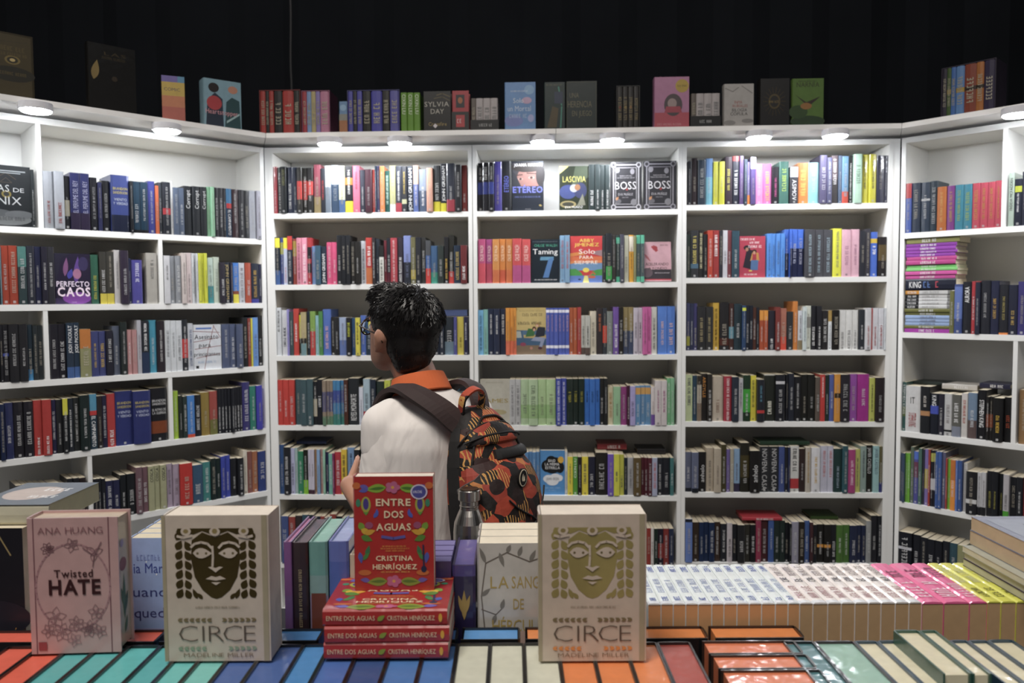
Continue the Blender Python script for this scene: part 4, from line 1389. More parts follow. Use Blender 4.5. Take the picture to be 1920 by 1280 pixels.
top_face('L', -42, 64, 60, '3f3519', 'gold foil hardcover standing at the left end of the top boards', [('r', .04, .03, .96, .97, '4f4320'), ('e', .62, .58, .14, .07, '7a6834'), ('e', .62, .58, .10, .05, '3a3420'), ('e', .62, .58, .05, .025, 'c8b070'), ('e', .6, .36, .42, .12, '2a2818'), ('s', .3, .9, .72, .07, '6a5a2c'), ('s', .3, .9, .64, .05, '6a5a2c'), ('s', .35, .9, .34, .05, '6a5a2c'), ('k', [(.1, .9), (.4, .85), (.9, .88)], .01, '4a4022')], .045, -.12)  # gold tones darkened in the colour to stand for weaker light here
top_face('L', 165, 255, 86, '14120f', 'black hardcover with faint gold title standing on the left top board', [('t', .35, .8, .84, .05, '4a3c1c', 'LAS'), ('s', .3, .85, .78, .04, '4a3c1c'), ('e', .55, .5, .06, .04, '3a2c18'), ('l', (.12, .45), (.2, .75), .08, '8a7440')], .04, -.12)
r = top_face('L', 316, 356, 146, 'c88a3a', 'small yellow and red box on the left top board', [('r', 0, 0, 1, .3, 'b85a48'), ('r', 0, .3, 1, .55, 'c8784a'), ('r', 0, .55, 1, .86, 'c8a83a'), ('r', 0, .86, 1, 1, '6a5aa8'), ('t', .1, .8, .66, .07, '4a3a60', 'COMIC'), ('r', .7, .86, 1, 1, '4a8ab0')], .07, -.12, -.35, True, 'boxed_set', 'boxed set')
top_face('L', 386, 453, 152, '8ab0c0', 'pale blue boxed comics with a pink script title', [('p', [(.05, 0), (.1, .55), (.3, .72), (.5, .6), (.52, 0)], '2c3a50'), ('p', [(.55, 0), (.6, .55), (.75, .66), (.95, .6), (.98, 0)], '2f5a60'), ('e', .27, .82, .14, .1, '2c2024'), ('e', .78, .82, .13, .08, 'c88a70'), ('e', .28, .5, .2, .15, 'b83a40'), ('p', [(.6, .1), (.95, .3), (.95, .34), (.6, .15)], 'a8c8c8'), ('t', .05, .9, .27, .10, 'e8a0a8', 'Heartstopper')], .075, -.12, -.12, True, 'boxed_set', 'boxed set')
rb = [(10, 'a83028', ''), (7, '2a2826', ''), (9, 'a83028', ''), (17, '2a2826', ''), (21, 'b03028', ''), (12, '2a2622', '')]
boxed_set('B', 486, 563, 168, rb, 'red and black boxed set leftmost on the back top board', '8a2420', dep=-.13)
boxed_set('B', 565, 618, 169, [(8, 'a8303c', ''), (8, '7a9ac8', ''), (8, 'b8a870', ''), (8, '8a78b8', ''), (16, 'c07a98', '')], 'lilac, blue and pink boxed set on the back top board', '8a4a68', dep=-.125)
top_face('B', 636, 651, 190, '6a90b8', 'small book with a sunset cover between two boxed sets', [('r', 0, 0, 1, .4, 'a86a3a'), ('r', 0, .4, 1, .6, '8a8a80'), ('e', .5, .8, .4, .1, '8ab0d0')], .02, -.12)
boxed_set('B', 651, 749, 168, [(9, '4a48a8', ''), (8, '24222c', ''), (10, '4a48a8', ''), (17, '22201f', ''), (21, '4644a8', ''), (15, '24201f', ''), (17, '5a58a8', '')], 'blue and black striped boxed set on the back top board', '3a3880', dep=-.13)
for i in range(3):
    a, b2 = 752+12.2*i, 752+12.2*(i+1)-.4; s0, s1, h = top_item('B', a, b2, 174)
    make_book('book', '%s green book with white lettering right of the blue boxed set' % ['left', 'middle', 'right'][i], TR(wpos('B', s0, -.125, CZ1), 0), s1-s0-.0004, .14, h, hx('6a9a30', TG), (), [(.45, .95, hx('e8f0d8', TG), 'CIXIN_LIU', True)], group='green books on the top board')
top_face('B', 793, 845, 171, '201f1c', 'black book with large pale capitals on the back top board', [('k', [(.5, .9), (.7, .94), (.98, .86)], .02, '6a5c34'), ('k', [(.4, .82), (.7, .86), (.98, .76)], .015, '6a5c34'), ('t', .06, .94, .62, .12, 'b8b4a8', 'SYLVIA'), ('t', .28, .76, .44, .12, 'b8b4a8', 'DAY'), ('t', .2, .85, .14, .09, 'a8904a', 'Crossfire'), ('p', [(.36, .14), (.44, .2), (.52, .14), (.44, .08)], 'd8d0d4')], .05, -.125)
top_face('B', 847, 879, 170, 'b03038', 'red and black boxed book with a framed emblem', [('r', 0, 0, 1, .48, '24201f'), ('r', .25, .58, .75, .9, '26242c'), ('e', .5, .76, .14, .08, 'a8602c'), ('r', .25, .1, .75, .4, 'b8343a'), ('s', .3, .7, .2, .1, 'e0c0c0')], .06, -.125)
wt = [(9, '6a6058', ''), (14, 'b8b0b0', '', [], '888'), (14, 'b8b0b0', '', [], '888'), (14, 'b8b0b0', '', [], '888')]
boxed_set('B', 882, 935, 183, wt, 'white trilogy in a black tray left of the pale blue book', '201f20', tray=.34)
top_face('B', 946, 1004, 154, '6a98d0', 'pale blue hardcover with white script on the middle top board', [('e', .8, .84, .16, .1, '8ab4dc'), ('e', .72, .62, .16, .07, 'c8a8c8'), ('e', .3, .2, .3, .12, '7a88c8'), ('e', .85, .25, .1, .08, 'a8b0e0'), ('t', .28, .62, .57, .10, 'd8e4f4', 'Solo'), ('t', .1, .85, .40, .11, 'c8d8f0', 'un Mortal'), ('s', .15, .8, .26, .08, 'a8c0e4'), ('s', .2, .75, .8, .03, 'd8e4f4')], .03, -.12)
top_face('B', 1020, 1059, 154, '163430', 'dark green hardcover with golden figure, left of its taller twin', [('p', [(.15, .05), (.6, .05), (.7, .45), (.4, .5), (.3, .3)], '5a4a24'), ('k', [(.8, .05), (.85, .5), (.7, .9)], .03, '3a8a78'), ('r', .5, .55, .9, .8, '2a3a58'), ('s', .1, .9, .93, .03, '6a6a50')], .03, -.12)
top_face('B', 1061, 1119, 152, '122a26', 'dark green hardcover with bronze capitals on the middle top board', [('t', .12, .42, .66, .10, '6a6448', 'UNA'), ('t', .06, .84, .46, .13, '6a6448', 'HERENCIA'), ('t', .2, .84, .28, .11, '6a6448', 'EN JUEGO'), ('k', [(.03, .02), (.03, .98), (.98, .98), (.98, .02)], .008, '4a4830')], .03, -.12)
r = boxed_set('B', 1156, 1200, 160, [(1, '26221f', '', [], '8a7a50')]*4, 'black boxed set marked with a row of coloured rings', '1c1a18')
mb = MB(); s0, s1, h = top_item('B', 1156, 1200, 160)
for i, c in enumerate(('a83a30', 'c8a850', 'c89050', '4a6058')):
    u = (.15+.23*i)*(s1-s0); mb.add(lathe([(.0028, 0), (.0045, 0), (.0045, .0012), (.0028, .0012), (.0028, 0)], 16, hx(c, TG)), Matrix.Translation((u, .0035, h*.5)) @ Matrix.Rotation(math.pi/2, 4, 'X'))
link('ring_print', mb.mesh('ring_print', [M_INK]), r)
top_face('B', 1226, 1292, 144, 'b87aa0', 'pink boxed hardcover with a round gold sticker', [('r', .02, 0, 1, .3, 'b84858'), ('e', .55, .45, .26, .22, '5a4a50'), ('e', .52, .48, .13, .1, 'a08a88'), ('p', [(.3, .3), (.8, .3), (.75, .42), (.35, .42)], 'a83a4c'), ('e', .8, .82, .19, .13, 'b89a2c'), ('s', .66, .94, .8, .04, '7a6418'), ('s', .1, .8, .05, .04, 'c88a90')], .06, -.125)
boxed_set('B', 1295, 1352, 174, wt, 'white trilogy in a black tray right of the pink book', '1c1a1a', tray=.34)
top_face('B', 1357, 1413, 157, 'b4b0ac', 'marbled white book with red and black capitals', [('k', [(.05, .9), (.3, .82), (.5, .92)], .012, '7a7674'), ('k', [(.6, .95), (.95, .78)], .012, '7a7674'), ('e', .2, .1, .2, .06, '8a8684'), ('e', .8, .14, .2, .05, '8a8684'), ('t', .36, .62, .54, .07, 'a05048', 'INMA'), ('t', .3, .8, .46, .06, 'a05048', 'RUBIALES'), ('t', .28, .78, .36, .07, '3a3634', 'BILOGÍA'), ('t', .22, .8, .27, .07, '3a3634', 'CÓPULA')], .045, -.12)
top_face('B', 1424, 1480, 147, '1a1714', 'black boxed hardcover with a golden sun emblem', rays(18, .5, .52, .22, .38, '5a4a1e', .8)+[('e', .5, .52, .2, .16, '5a4a1e'), ('e', .5, .52, .15, .12, '1a1714'), ('s', .32, .7, .49, .05, '7a6428')], .06, -.125)
top_face('B', 1485, 1544, 147, '5a7a30', 'green book with yellow capitals, rightmost on the back top board', [('e', .5, .1, .55, .12, '2c4a24'), ('e', .2, .3, .3, .14, '3a5a28'), ('p', [(.1, .66), (.45, .5), (.9, .62), (.6, .45), (.5, .42)], '3a2c20'), ('e', .45, .42, .18, .07, '9a6a30'), ('t', .14, .86, .82, .10, '3a3a18', 'NARNIA'), ('s', .2, .8, .93, .025, '3a3a18')], .03, -.12)
boxed_set('R', 1764, 1866, 118, [(9, '342c40', ''), (8, '4a6a2c', '', [(.45, .55, 'a89038')]), (9, '3a6ab0', ''), (16, '5a88c0', '', [(.45, .55, 'b89838')]), (22, '8a3a20', '', [(.46, .54, '3a2418')]), (14, 'b06a24', '', [(.46, .54, '3a2c18')]), (20, '342850', '')], 'boxed set of rainbow spines on the right top board', '3a3044', dep=-.13)
# ------------------------------------------------------------------ books on the display table
def TMX(u, d, z, rz=0.): return TR(tpos(u, d, z), TROT+rz)
ZT, ZS_, HB = .75, .984, .234
DK = hx('16171a')
FRONT = [(-42, 23, 'd8563c', 'coral'), (23, 85, 'd8563c', 'coral'), (85, 141.6, '4aa6a6', 'teal'), (141.6, 199, '4aa6a6', 'teal'), (199, 261, '4fb0ae', 'teal'), (261, 314, '4aa6a6', 'teal'), (314, 362.6, '5ab4b0', 'turquoise'), (362.6, 416, '6ab8b0', 'pale turquoise'), (416, 474, '3a5a98', 'navy blue'), (474, 544.6, '3a5a98', 'navy blue'), (544.6, 596.6, '3a80bc', 'sky blue'), (596.6, 658, '3a62a8', 'blue'), (658, 722, '2c4a80', 'dark blue'), (722, 787, '3a70b0', 'blue'), (787, 852, '3a70b0', 'blue'), (852, 916.7, 'c8c8b4', 'cream'), (916.7, 983.8, 'c8c8b4', 'cream'), (983.8, 1051.8, 'c8c8b4', 'cream'), (1051.8, 1118.6, 'dc7a38', 'orange'), (1118.6, 1186, 'dc7a38', 'orange'), (1186, 1251, 'dc7a38', 'orange'), (1251, 1318.8, 'a84438', 'brick red'),
         (1506, 1568, '4a7a80', 'grey teal'), (1568, 1650, '90b8a8', 'mint'), (1650, 1697, 'd8cfae', 'cream'), (1697, 1752, 'd8cfae', 'cream'), (1754, 1808, 'd8cfae', 'cream'), (1808, 1844, 'd8cfae', 'cream'), (1844, 1881, 'd8cfae', 'cream'), (1881, 1922, 'd8cfae', 'cream'), (1922, 1975, 'd8cfae', 'cream')]
NEAR = {-42: 'at the left photo edge', 23: 'below the pink book, left of teal edges', 85: 'first right of the coral ones', 141.6: 'second right of the coral ones', 199: 'third right of the coral ones', 261: 'at the left foot of the cream mask book', 314: 'under the left mask book', 362.6: 'under the middle of the left mask book', 416: 'under the right end of the left mask book', 474: 'right of the left mask book', 544.6: 'left of the red stack', 596.6: 'under the left end of the red stack', 658: 'under the red stack, left of its centre', 722: 'under the centre of the red stack', 787: 'under the right end of the red stack', 852: 'first right of the red stack', 916.7: 'second right of the red stack', 983.8: 'at the left foot of the right mask book', 1051.8: 'under the middle of the right mask book', 1118.6: 'under the right half of the right mask book', 1186: 'at the right foot of the right mask book', 1251: 'beside the crosswise orange books', 1506: 'right of the crosswise orange books', 1568: 'with glossy wrap left of the cream-paged books', 1650: 'first right of the mint one', 1697: 'second right of the mint one', 1754: 'in a green cover, third right of the mint one', 1808: 'fourth right of the mint one', 1844: 'fifth right of the mint one', 1881: 'at the right photo edge', 1922: 'beyond the right photo edge'}
for x0, x1, c, cn in FRONT:
    h = HB+(.018 if x0 in (1754, 1808) else 0)+R_.uniform(-.0015, .0005)
    if x0 < 1319: h = HB
    ua, _ = tz(x0, 1250, ZT+h); ub, _ = tz(x1, 1250, ZT+h); t = ub-ua-.0006
    cc = DK
    if x0 >= 1650: cc = hx('28465a')
    if x0 == 1754 or x0 == 1808: cc = hx('2f5a4c')
    if x0 == 1568: cc = hx('3a2430')
    make_book('hardcover_book', 'upright hardcover with %s page edges, %s' % (cn, NEAR[x0]), TMX(ua, 1.112, ZT) @ ROT('away', t, 0, .153), t, .153, h, cc, hard=True, page=hx(c, 1.15), wrap=True, group='front row of hardcovers on the table')
SIDE = [(-30, 138, 'd8563c', 'coral', 'at the left photo edge'), (141, 312, 'd8563c', 'coral', 'behind the pink book'), (316, 440, '3a7ab8', 'blue', 'behind the left mask book'), (443, 608, '3a80c0', 'blue', 'between the left mask book and red stack'), (690, 862, '3a70b0', 'blue', 'behind the red stack'), (866, 978, '4a8cc8', 'blue', 'in front of the flowered white book'), (985, 1155, 'e08238', 'orange', 'behind the right mask book'), (1158, 1327, 'e08238', 'orange', 'right of the right mask book'), (1335, 1505, 'e08238', 'orange', 'in front of the spine-up white books')]
for x0, x1, c, cn, wh in SIDE:
    ua, _ = tz(x0, 1185, ZS_); ub, _ = tz(x1, 1185, ZS_); t = .05
    make_book('hardcover_book', 'crosswise hardcover with %s page edges %s' % (cn, wh), TMX(ua, 1.2755, ZT) @ ROT('side', t, 0, ub-ua-.002), t, ub-ua-.002, HB, DK, hard=True, page=hx(c, 1.15), wrap=True, group='crosswise hardcovers on the table')
for i, (da, nm) in enumerate(((1.219, 'rear'), (1.168, 'middle'), (1.117, 'front'))):
    ua, _ = tz(1322, 1214, ZS_); ub, _ = tz(1500, 1214, ZS_)
    make_book('hardcover_book', 'crosswise orange-edged hardcover, %s one of three near the right mask book' % nm, TMX(ua+.001+.002*i, da, ZT) @ ROT('side', .048, 0, ub-ua), .048, ub-ua, HB, hx('2c2422'), hard=True, page=hx('dc7444', 1.15), wrap=True, group='three crosswise orange hardcovers')
# the mask books
def leaf_col(u, v0, v1, n, dx, c='9a8650'):
    return [('l', (u, v0+(v1-v0)*i/n), (u+dx, v0+(v1-v0)*(i+.9)/n), .026, c) for i in range(n)]
GOLD = [('p', [(.28, .83), (.27, .70), (.30, .58), (.37, .49), (.45, .44), (.5, .428), (.55, .44), (.63, .49), (.70, .58), (.73, .70), (.72, .83), (.62, .885), (.5, .85), (.38, .885)], 'fff'),
        ('p', [(.135, .885), (.15, .912), (.85, .912), (.865, .885), (.70, .87), (.62, .893), (.5, .86), (.38, .893), (.30, .87)], 'fff')]
for s_ in (1, -1):
    f = lambda u: .5+s_*u
    GOLD += [('l', (f(-.365), .435+.066*i), (f(-.315), .50+.066*i), .036, 'fff') for i in range(7)]
    GOLD += [('l', (f(-.265), .435+.062*i), (f(-.31+.035), .49+.062*i), .018, 'fff') for i in range(6)] if 0 else [('l', (f(-.235 if i > 1 else -.245), .43+.066*i), (f(-.285), .495+.066*i), .034, 'fff') for i in range(6)]
    GOLD += [('l', (f(-.13), .428), (f(-.18), .47), .02, 'fff'), ('l', (f(-.18), .43), (f(-.22), .50), .022, 'fff')]
def circe(lab, x0, x1, base, sheen, rz, foil=None):
    ua, da = tz(x0, 1240, ZS_); ub, db = tz(x1, 1240, ZS_); wd = ub-ua; t = .058; h = .2335
    W = base
    ink = [('r', 0, 0, .035, 1, 'a09478'), ('r', .935, 0, .985, 1, 'a09478'), ('s', .3, .72, .365, .014, '8a7c66')]
    for v, cc in ((.285, '7a6a48'), (.09, sheen)):
        for i in range(6):
            for s_ in (1, -1):
                uu = .5+s_*(.37-i*.055)
                if v < .2 and i > 4: continue
                ink += [('l', (uu, v), (uu-s_*.05, v+.012), .011, cc), ('l', (uu, v), (uu-s_*.05, v-.012), .011, cc)]
    ink += [('t', .14, .86, .135, .115, '5a4c40', 'CIRCE', -.022), ('t', .18, .84, .03, .028, '7a6248', 'MADELINE MILLER', -.01)]
    for s_ in (1, -1):
        f = lambda u: .5+s_*u
        ink += [('l', (f(-.21), .745), (f(-.03), .742), .05, W), ('e', f(-.165), .742, .012, .009, '6a5c3a'), ('e', f(-.085), .742, .012, .009, '6a5c3a')]
        ink += [('k', [(f(-.225), .785), (f(-.19), .808), (f(-.13), .818), (f(-.07), .808), (f(-.035), .78)], .011, W)]
        ink += [('e', f(-.27), .893, .048, .03, W), ('e', f(-.27), .893, .024, .015, '8a7848'), ('k', [(f(-.22), .862), (f(-.3), .85), (f(-.35), .86)], .012, W)]
    ink += [('k', [(.475, .79), (.478, .72), (.472, .655)], .010, W), ('p', [(.43, .648), (.465, .632), (.5, .612), (.535, .632), (.57, .648), (.535, .652), (.5, .642), (.465, .652)], W), ('p', [(.405, .568), (.46, .588), (.5, .58), (.54, .588), (.595, .568), (.5, .556)], W), ('p', [(.455, .545), (.545, .545), (.5, .525)], W), ('e', .5, .89, .05, .03, W), ('e', .5, .893, .025, .018, '8a7848')]
    root = make_book('hardcover_book', lab, TMX(ua, da+t, ZS_+.0005, rz) @ ROT('face'), t, wd, h, hx(base, 1.05), hard=False, page=hx('e0d4c4'), wrap=True, group='mask-cover collector books on the table')
    am = MB(); cover_art(am, GOLD, lambda u, v, k: (t+.0003+k*.000004, u, v), wd, h); link('gold_mask', am.mesh('gold_mask', [foil or M_FOIL]), root)
    am = MB(); cover_art(am, ink, lambda u, v, k: (t+.0007+k*.000012, u, v), wd, h, 1.05); link('cover_print', am.mesh('cover_print', [M_INK]), root)
circe('thick cream collector book with a dark-reflecting gold mask, between pink book and red stack', 310, 508, 'c4b4a4', '8a9a80', 0.)  # foil colour kept dark brown to stand for its dim reflection
circe('thick cream collector book with a bright-reflecting gold mask, right of the red stack', 1010, 1212, 'c4b2a0', 'd88a40', 0., plain('lit_gold_foil', hx('a89858'), .5, metal=.35, noise=.45, scale=11))  # same gold foil, its brighter reflection put into a paler colour
# the pink book
ua, da = tz(52, 1227, ZS_); ub, db = tz(225, 1222, ZS_); wd = math.hypot(ub-ua, db-da); t, h = .05, .222
fl = []
def petal(u, v, an, ln, hw, c):
    P = []
    for i in range(9):
        tt = i/8; w2 = math.sin(math.pi*tt**.8)*hw; P.append((tt*ln, w2))
    P += [(x, -y) for x, y in reversed(P)]
    return ('k', [(u+(x*math.cos(an)-y*math.sin(an)), v+(x*math.sin(an)+y*math.cos(an))*.66) for x, y in P], .0035, c)
for (u, v, ln, n, c) in ((.24, .775, .075, 7, '7a565c'), (.26, .775, .04, 6, '6a464c'), (.5, .80, .085, 5, '8a666a'), (.52, .81, .045, 5, '8a666a'), (.74, .74, .10, 3, '7a565c'), (.30, .27, .12, 5, '8a666a'), (.36, .16, .11, 6, '8a666a'), (.22, .17, .08, 5, '8a666a'), (.52, .22, .09, 6, '8a666a'), (.66, .18, .10, 7, '8a666a'), (.66, .18, .05, 6, '7a565c'), (.78, .16, .08, 5, '8a666a'), (.74, .30, .09, 5, '8a666a'), (.5, .10, .08, 5, '9a767a')):
    for i in range(n): fl.append(petal(u, v, 2*math.pi*i/n+u*9, ln, ln*.32, c))
fl += [('k', [(.62, .78), (.74, .72), (.82, .82)], .006, '7a565c'), ('k', [(.74, .72), (.72, .64)], .005, '7a565c')]
ring = [(.5+.40*math.cos(a*math.pi/24), .49+.32*math.sin(a*math.pi/24)) for a in range(49)]
art = [('k', [(.09, 0), (.09, 1)], .006, '6a4048'), ('k', [(.90, 0), (.90, 1)], .006, '6a4048'), ('k', ring, .010, '9a7276')]+fl+[('t', .14, .84, .885, .05, '7a5056', 'ANA HUANG', -.01), ('t', .30, .72, .565, .055, '3a1418', 'Twisted', .015), ('t', .24, .80, .44, .105, '3a1418', 'HATE', .03), ('r', .11, .03, .2, .09, '8a3a40')]
r = make_book('hardcover_book', 'thick dusty pink book with flower wreath at the left of the table', TMX(ua, da+t, ZS_+.0005, math.atan2(db-da, ub-ua)) @ ROT('face'), t, wd, h, hx('b48e8c', 1.15), hard=True, page=hx('c8b49c'), art=art, wrap=True, g=1.15)
am = MB(); cover_art(am, [('e', .45, .62, .3, .05, '8a4a48'), ('l', (.5, .2), (.5, .55), .12, '4a6a48'), ('l', (.5, .3), (.25, .45), .12, '4a6a48'), ('l', (.5, .25), (.8, .4), .12, '3a5a40'), ('l', (.5, .1), (.7, .22), .1, '4a6a48'), ('e', .4, .78, .15, .03, '9a8ab0')], lambda u, v, k: (t-.004-u, wd-.0036+k*.00003, v), t-.008, h, 1.)
link('edge_print', am.mesh('edge_print', [M_INK]), r)
# the red novel: a stack of three and one standing on it
def redart(simple=False):
    o = []
    for s_ in (1, -1):
        f = lambda u: .5+s_*u
        o += [('l', (f(-.08), .905), (f(-.34), .885), .055, '8ab030'), ('l', (f(-.1), .9), (f(-.3), .888), .02, '4a7a28'), ('l', (f(-.3), .9), (f(-.42), .92), .03, '6a5ab0'), ('l', (f(-.3), .89), (f(-.42), .87), .03, '5a58b0'),
              ('e', f(-.335), .755, .06, .07, 'a8a83a'), ('e', f(-.335), .76, .035, .05, '4a3a8a'), ('p', [(f(-.30), .69), (f(-.37), .69), (f(-.335), .66)], '6a9a3a'), ('e', f(-.43), .77, .03, .035, '3a8a68'),
              ('l', (f(-.24), .64), (f(-.18), .70), .025, '4a5ab8'), ('l', (f(-.2), .65), (f(-.2), .72), .02, '4a5ab8'),
              ('l', (f(-.42), .60), (f(-.36), .52), .04, '7aa030'), ('l', (f(-.4), .54), (f(-.28), .5), .04, 'd8b020'), ('l', (f(-.36), .5), (f(-.22), .53), .035, 'd8a020'), ('l', (f(-.4), .48), (f(-.26), .44), .04, '5a8a34'), ('e', f(-.3), .575, .05, .03, 'a04a70'),
              ('l', (f(-.42), .34), (f(-.40), .24), .03, '4a58b0'), ('l', (f(-.34), .3), (f(-.3), .4), .03, '3a7a50'), ('l', (f(-.38), .27), (f(-.3), .34), .025, '4a8a44'), ('e', f(-.36), .16, .08, .025, 'c86a28'),
              ('l', (f(-.08), .085), (f(-.34), .075), .055, '8a9a30'), ('l', (f(-.1), .085), (f(-.3), .08), .02, '5a7a28'), ('l', (f(-.3), .09), (f(-.42), .10), .03, '6a5ab0'), ('e', f(-.45), .92, .05, .03, 'd06a28')]
    for v in (.905, .085):
        o += [('e', .5+.055*math.cos(a), v+.03*math.sin(a), .04, .024, 'c0608a') for a in (0, 1.26, 2.5, 3.77, 5.0)]+[('e', .5, v, .02, .013, 'e0a040')]
    o += [('k', [(.36, .475), (.5, .46), (.64, .475)], .018, '5a58a8'), ('s', .36, .66, .385, .012, 'e0a040'), ('s', .34, .70, .365, .012, 'e0a040'), ('s', .4, .64, .345, .012, 'e0a040'), ('k', [(.87, .4), (.875, .2)], .01, '24305a'), ('e', .875, .19, .035, .03, '24305a'),
          ('t', .29, .72, .745, .06, 'f0dcb4', 'ENTRE', .02), ('t', .39, .63, .64, .06, 'f0dcb4', 'DOS', .02), ('t', .29, .72, .53, .06, 'f0dcb4', 'AGUAS', .02), ('t', .28, .74, .265, .042, 'f0dcb4', 'CRISTINA', .02), ('t', .24, .79, .19, .042, 'f0dcb4', 'HENRÍQUEZ', .02), ('s', .34, .7, .16, .014, 'e0b050'),
          ('e', .825, .865, .105, .066, 'd8cce0'), ('e', .825, .865, .088, .055, '4a4a98'), ('s', .75, .9, .855, .022, 'd8d4e8')]
    return o
ua, da = tz(607, 1238, ZS_); th = .0268; zc = ZS_+.0005
for i, nm in enumerate(('bottom', 'middle', 'top')):
    off = (0, .002, -.001)[i]; L = .197
    r = make_book('paperback_book', 'red paperback lying flat, %s of the stack under the standing red one' % nm, TMX(ua+off, da+(0, -.002, .001)[i], zc, (0, .012, 0)[i]) @ ROT('flat', th), th-.0004, .145, L, hx('b0201c', .9), (), [(.03, .42, hx('e8c8a0'), 'ENTRE_DOS_AGUAS', False, R_, .28), (.52, .9, hx('e8c8a0'), 'CRISTINA_HENRÍQUEZ', False, R_, .28)], page=hx('d8c8b4'), art=redart() if i == 2 else None, artside='top', wrap=True, group='stacked red paperbacks')
    mb = MB(); cover_art(mb, [('l', (.44, .35), (.5, .65), .02, '8a9a30'), ('e', .945, .5, .015, .25, 'd8a020')], lambda u, v, k: (th-.0004-v, -.0008-k*.00003, u), L, th, 1.); link('spine_print', mb.mesh('spine_print', [M_INK]), r)
    zc += th
u0, _ = td(662, 1000, 1.285); u1, _ = td(813, 1000, 1.285); _, zt = td(740, 893, 1.285)
make_book('paperback_book', 'red paperback with bright leaves and fish, standing on the red stack', TMX(u0, 1.285+.027, zc+.0003) @ ROT('face'), .027, u1-u0, zt-zc, hx('b0201c', .9), page=hx('e0d4c4'), art=redart(), wrap=True, g=.85)
# second row on the riser
def second(x0, x1, yt, c, lab, d=1.345, wd=.165, art=None, kind='spine', bands=(), texts=(), n=1, t=.024, page=hx('d8ccb0'), g=1.2):
    ua, _ = td(x0, 1090, d); ub, _ = td(x1, 1090, d); _, zt = td((x0+x1)/2, yt, d); h = zt-RZ
    if kind == 'spine': make_book('hardcover_book', lab, TMX(ua, d, RZ), ub-ua-.0006, wd, h, hx(c, g), bands, texts, True, page, True)
    else:
        for i in range(n):
            l2 = lab if i == 0 else '%s copy hidden behind the front %s' % (ORD[i], lab.split(' with')[0])
            make_book('hardcover_book', l2, TMX(ua, d+t*(i+1)+.0006*i, RZ) @ ROT('face'), t, ub-ua, h, hx(c, g), (), (), False, page, True, art if i == 0 else None, g=g)
second(-70, 45, 990, '1c1a22', 'dark navy book with orange lettering at the left photo edge', kind='face', n=5, t=.04, art=[('r', 0, 0, 1, .35, '3a2420'), ('e', .5, .4, .6, .12, '24202c'), ('t', .58, .94, .26, .06, 'c88a30', 'MARÍA'), ('t', .7, .94, .18, .05, 'c88a30', 'VERA'), ('k', [(.62, .95), (.8, .82)], .012, '8a7a50')])
second(243, 385, 1008, '8aa0cc', 'pale blue book with navy script left of the cream mask book', kind='face', n=4, t=.03, art=[('r', 0, 0, 1, .35, 'a898c0'), ('r', 0, .0, 1, .12, 'c0a0b8'), ('t', .06, .62, .75, .07, '2a3a88', 'ia Martín'), ('t', .04, .62, .58, .07, '2a3470', 'uando'), ('t', .05, .66, .43, .07, '2a3470', 'queden'), ('t', .07, .42, .28, .065, '2a3470', 'más'), ('s', .1, .5, .84, .04, '6a7ab0'), ('s', .1, .6, .13, .05, '2a3470'), *[('e', .1+.13*i, .2+.09*(i*7 % 8), .008, .006, 'e8e8f4') for i in range(7)]])
second(533, 548, 1016, '6a4a80', 'pink and purple spine right of the cream mask book', bands=[(.6, 1, hx('7a4a88'))], page=hx('c87aa8'))
second(549, 578, 1017, '34242c', 'dark brown spine with gold constellation beside the purple one', page=hx('4a4450'), texts=[(.2, .8, hx('a89878'), '*', True, R_, .2)])
second(580, 615, 1016, '5a8a84', 'mint spine with a small brown tower left of the red books', bands=[(0, .35, hx('3a4a3c')), (.35, .6, hx('8a7a98')), (.6, .75, hx('7a9a98'))], page=hx('8ac0b0'), texts=[(.22, .62, hx('6a3424'), 'I', False, R_, .8)])
second(617, 655, 1015, '42569a', 'blue spine with pale top edge left of the red books', bands=[(.85, 1, hx('5a6ab0'))], page=hx('9aaad8'))
second(656, 690, 1040, 'b8a890', 'beige spine half hidden behind the standing red book')
second(790, 846, 1052, '3f3268', 'purple shrink-wrapped book behind the standing red one', page=hx('7a72a8'), kind='face', n=4, t=.03)
second(848, 892, 1060, '2c2450', 'dark purple spine with a gold leaf emblem beside the flowered book', page=hx('5a5098'), bands=[(.9, 1, hx('4a4080'))])
mb = MB(); ua, _ = td(848, 1090, 1.345); ub, _ = td(892, 1090, 1.345)
cover_art(mb, [('l', (.5, .55), (.5, .85), .12, 'a88a48'), ('l', (.5, .6), (.25, .8), .1, 'a88a48'), ('l', (.5, .6), (.75, .8), .1, 'a88a48'), ('e', .5, .3, .05, .01, 'c8a850'), ('e', .3, .2, .04, .008, 'c8a850'), ('e', .7, .15, .04, .008, 'c8a850')], lambda u, v, k: (u, -.001-k*.00001, v), ub-ua, .18, 1.)
link('spine_emblem', mb.mesh('spine_emblem', [M_INK]), [o for o in col.objects if o.get('label', '').startswith('dark purple spine')][0])
vine = [('k', [(.05, .05), (.1, .35), (.06, .6), (.12, .85), (.4, .93), (.7, .86), (1, .92)], .008, '5a5048'), ('k', [(.06, .5), (.25, .46), (.32, .5)], .006, '5a5048')]
for (a, b2) in (((.1, .35), (.02, .28)), ((.06, .6), (.18, .66)), ((.12, .85), (.04, .97)), ((.3, .93), (.36, .82)), ((.55, .9), (.6, .98)), ((.7, .86), (.78, .95)), ((.08, .2), (.18, .12)), ((.25, .46), (.2, .38)), ((.32, .5), (.36, .58)), ((.4, .93), (.45, .99))): vine.append(('l', a, b2, .03, '6a6660'))
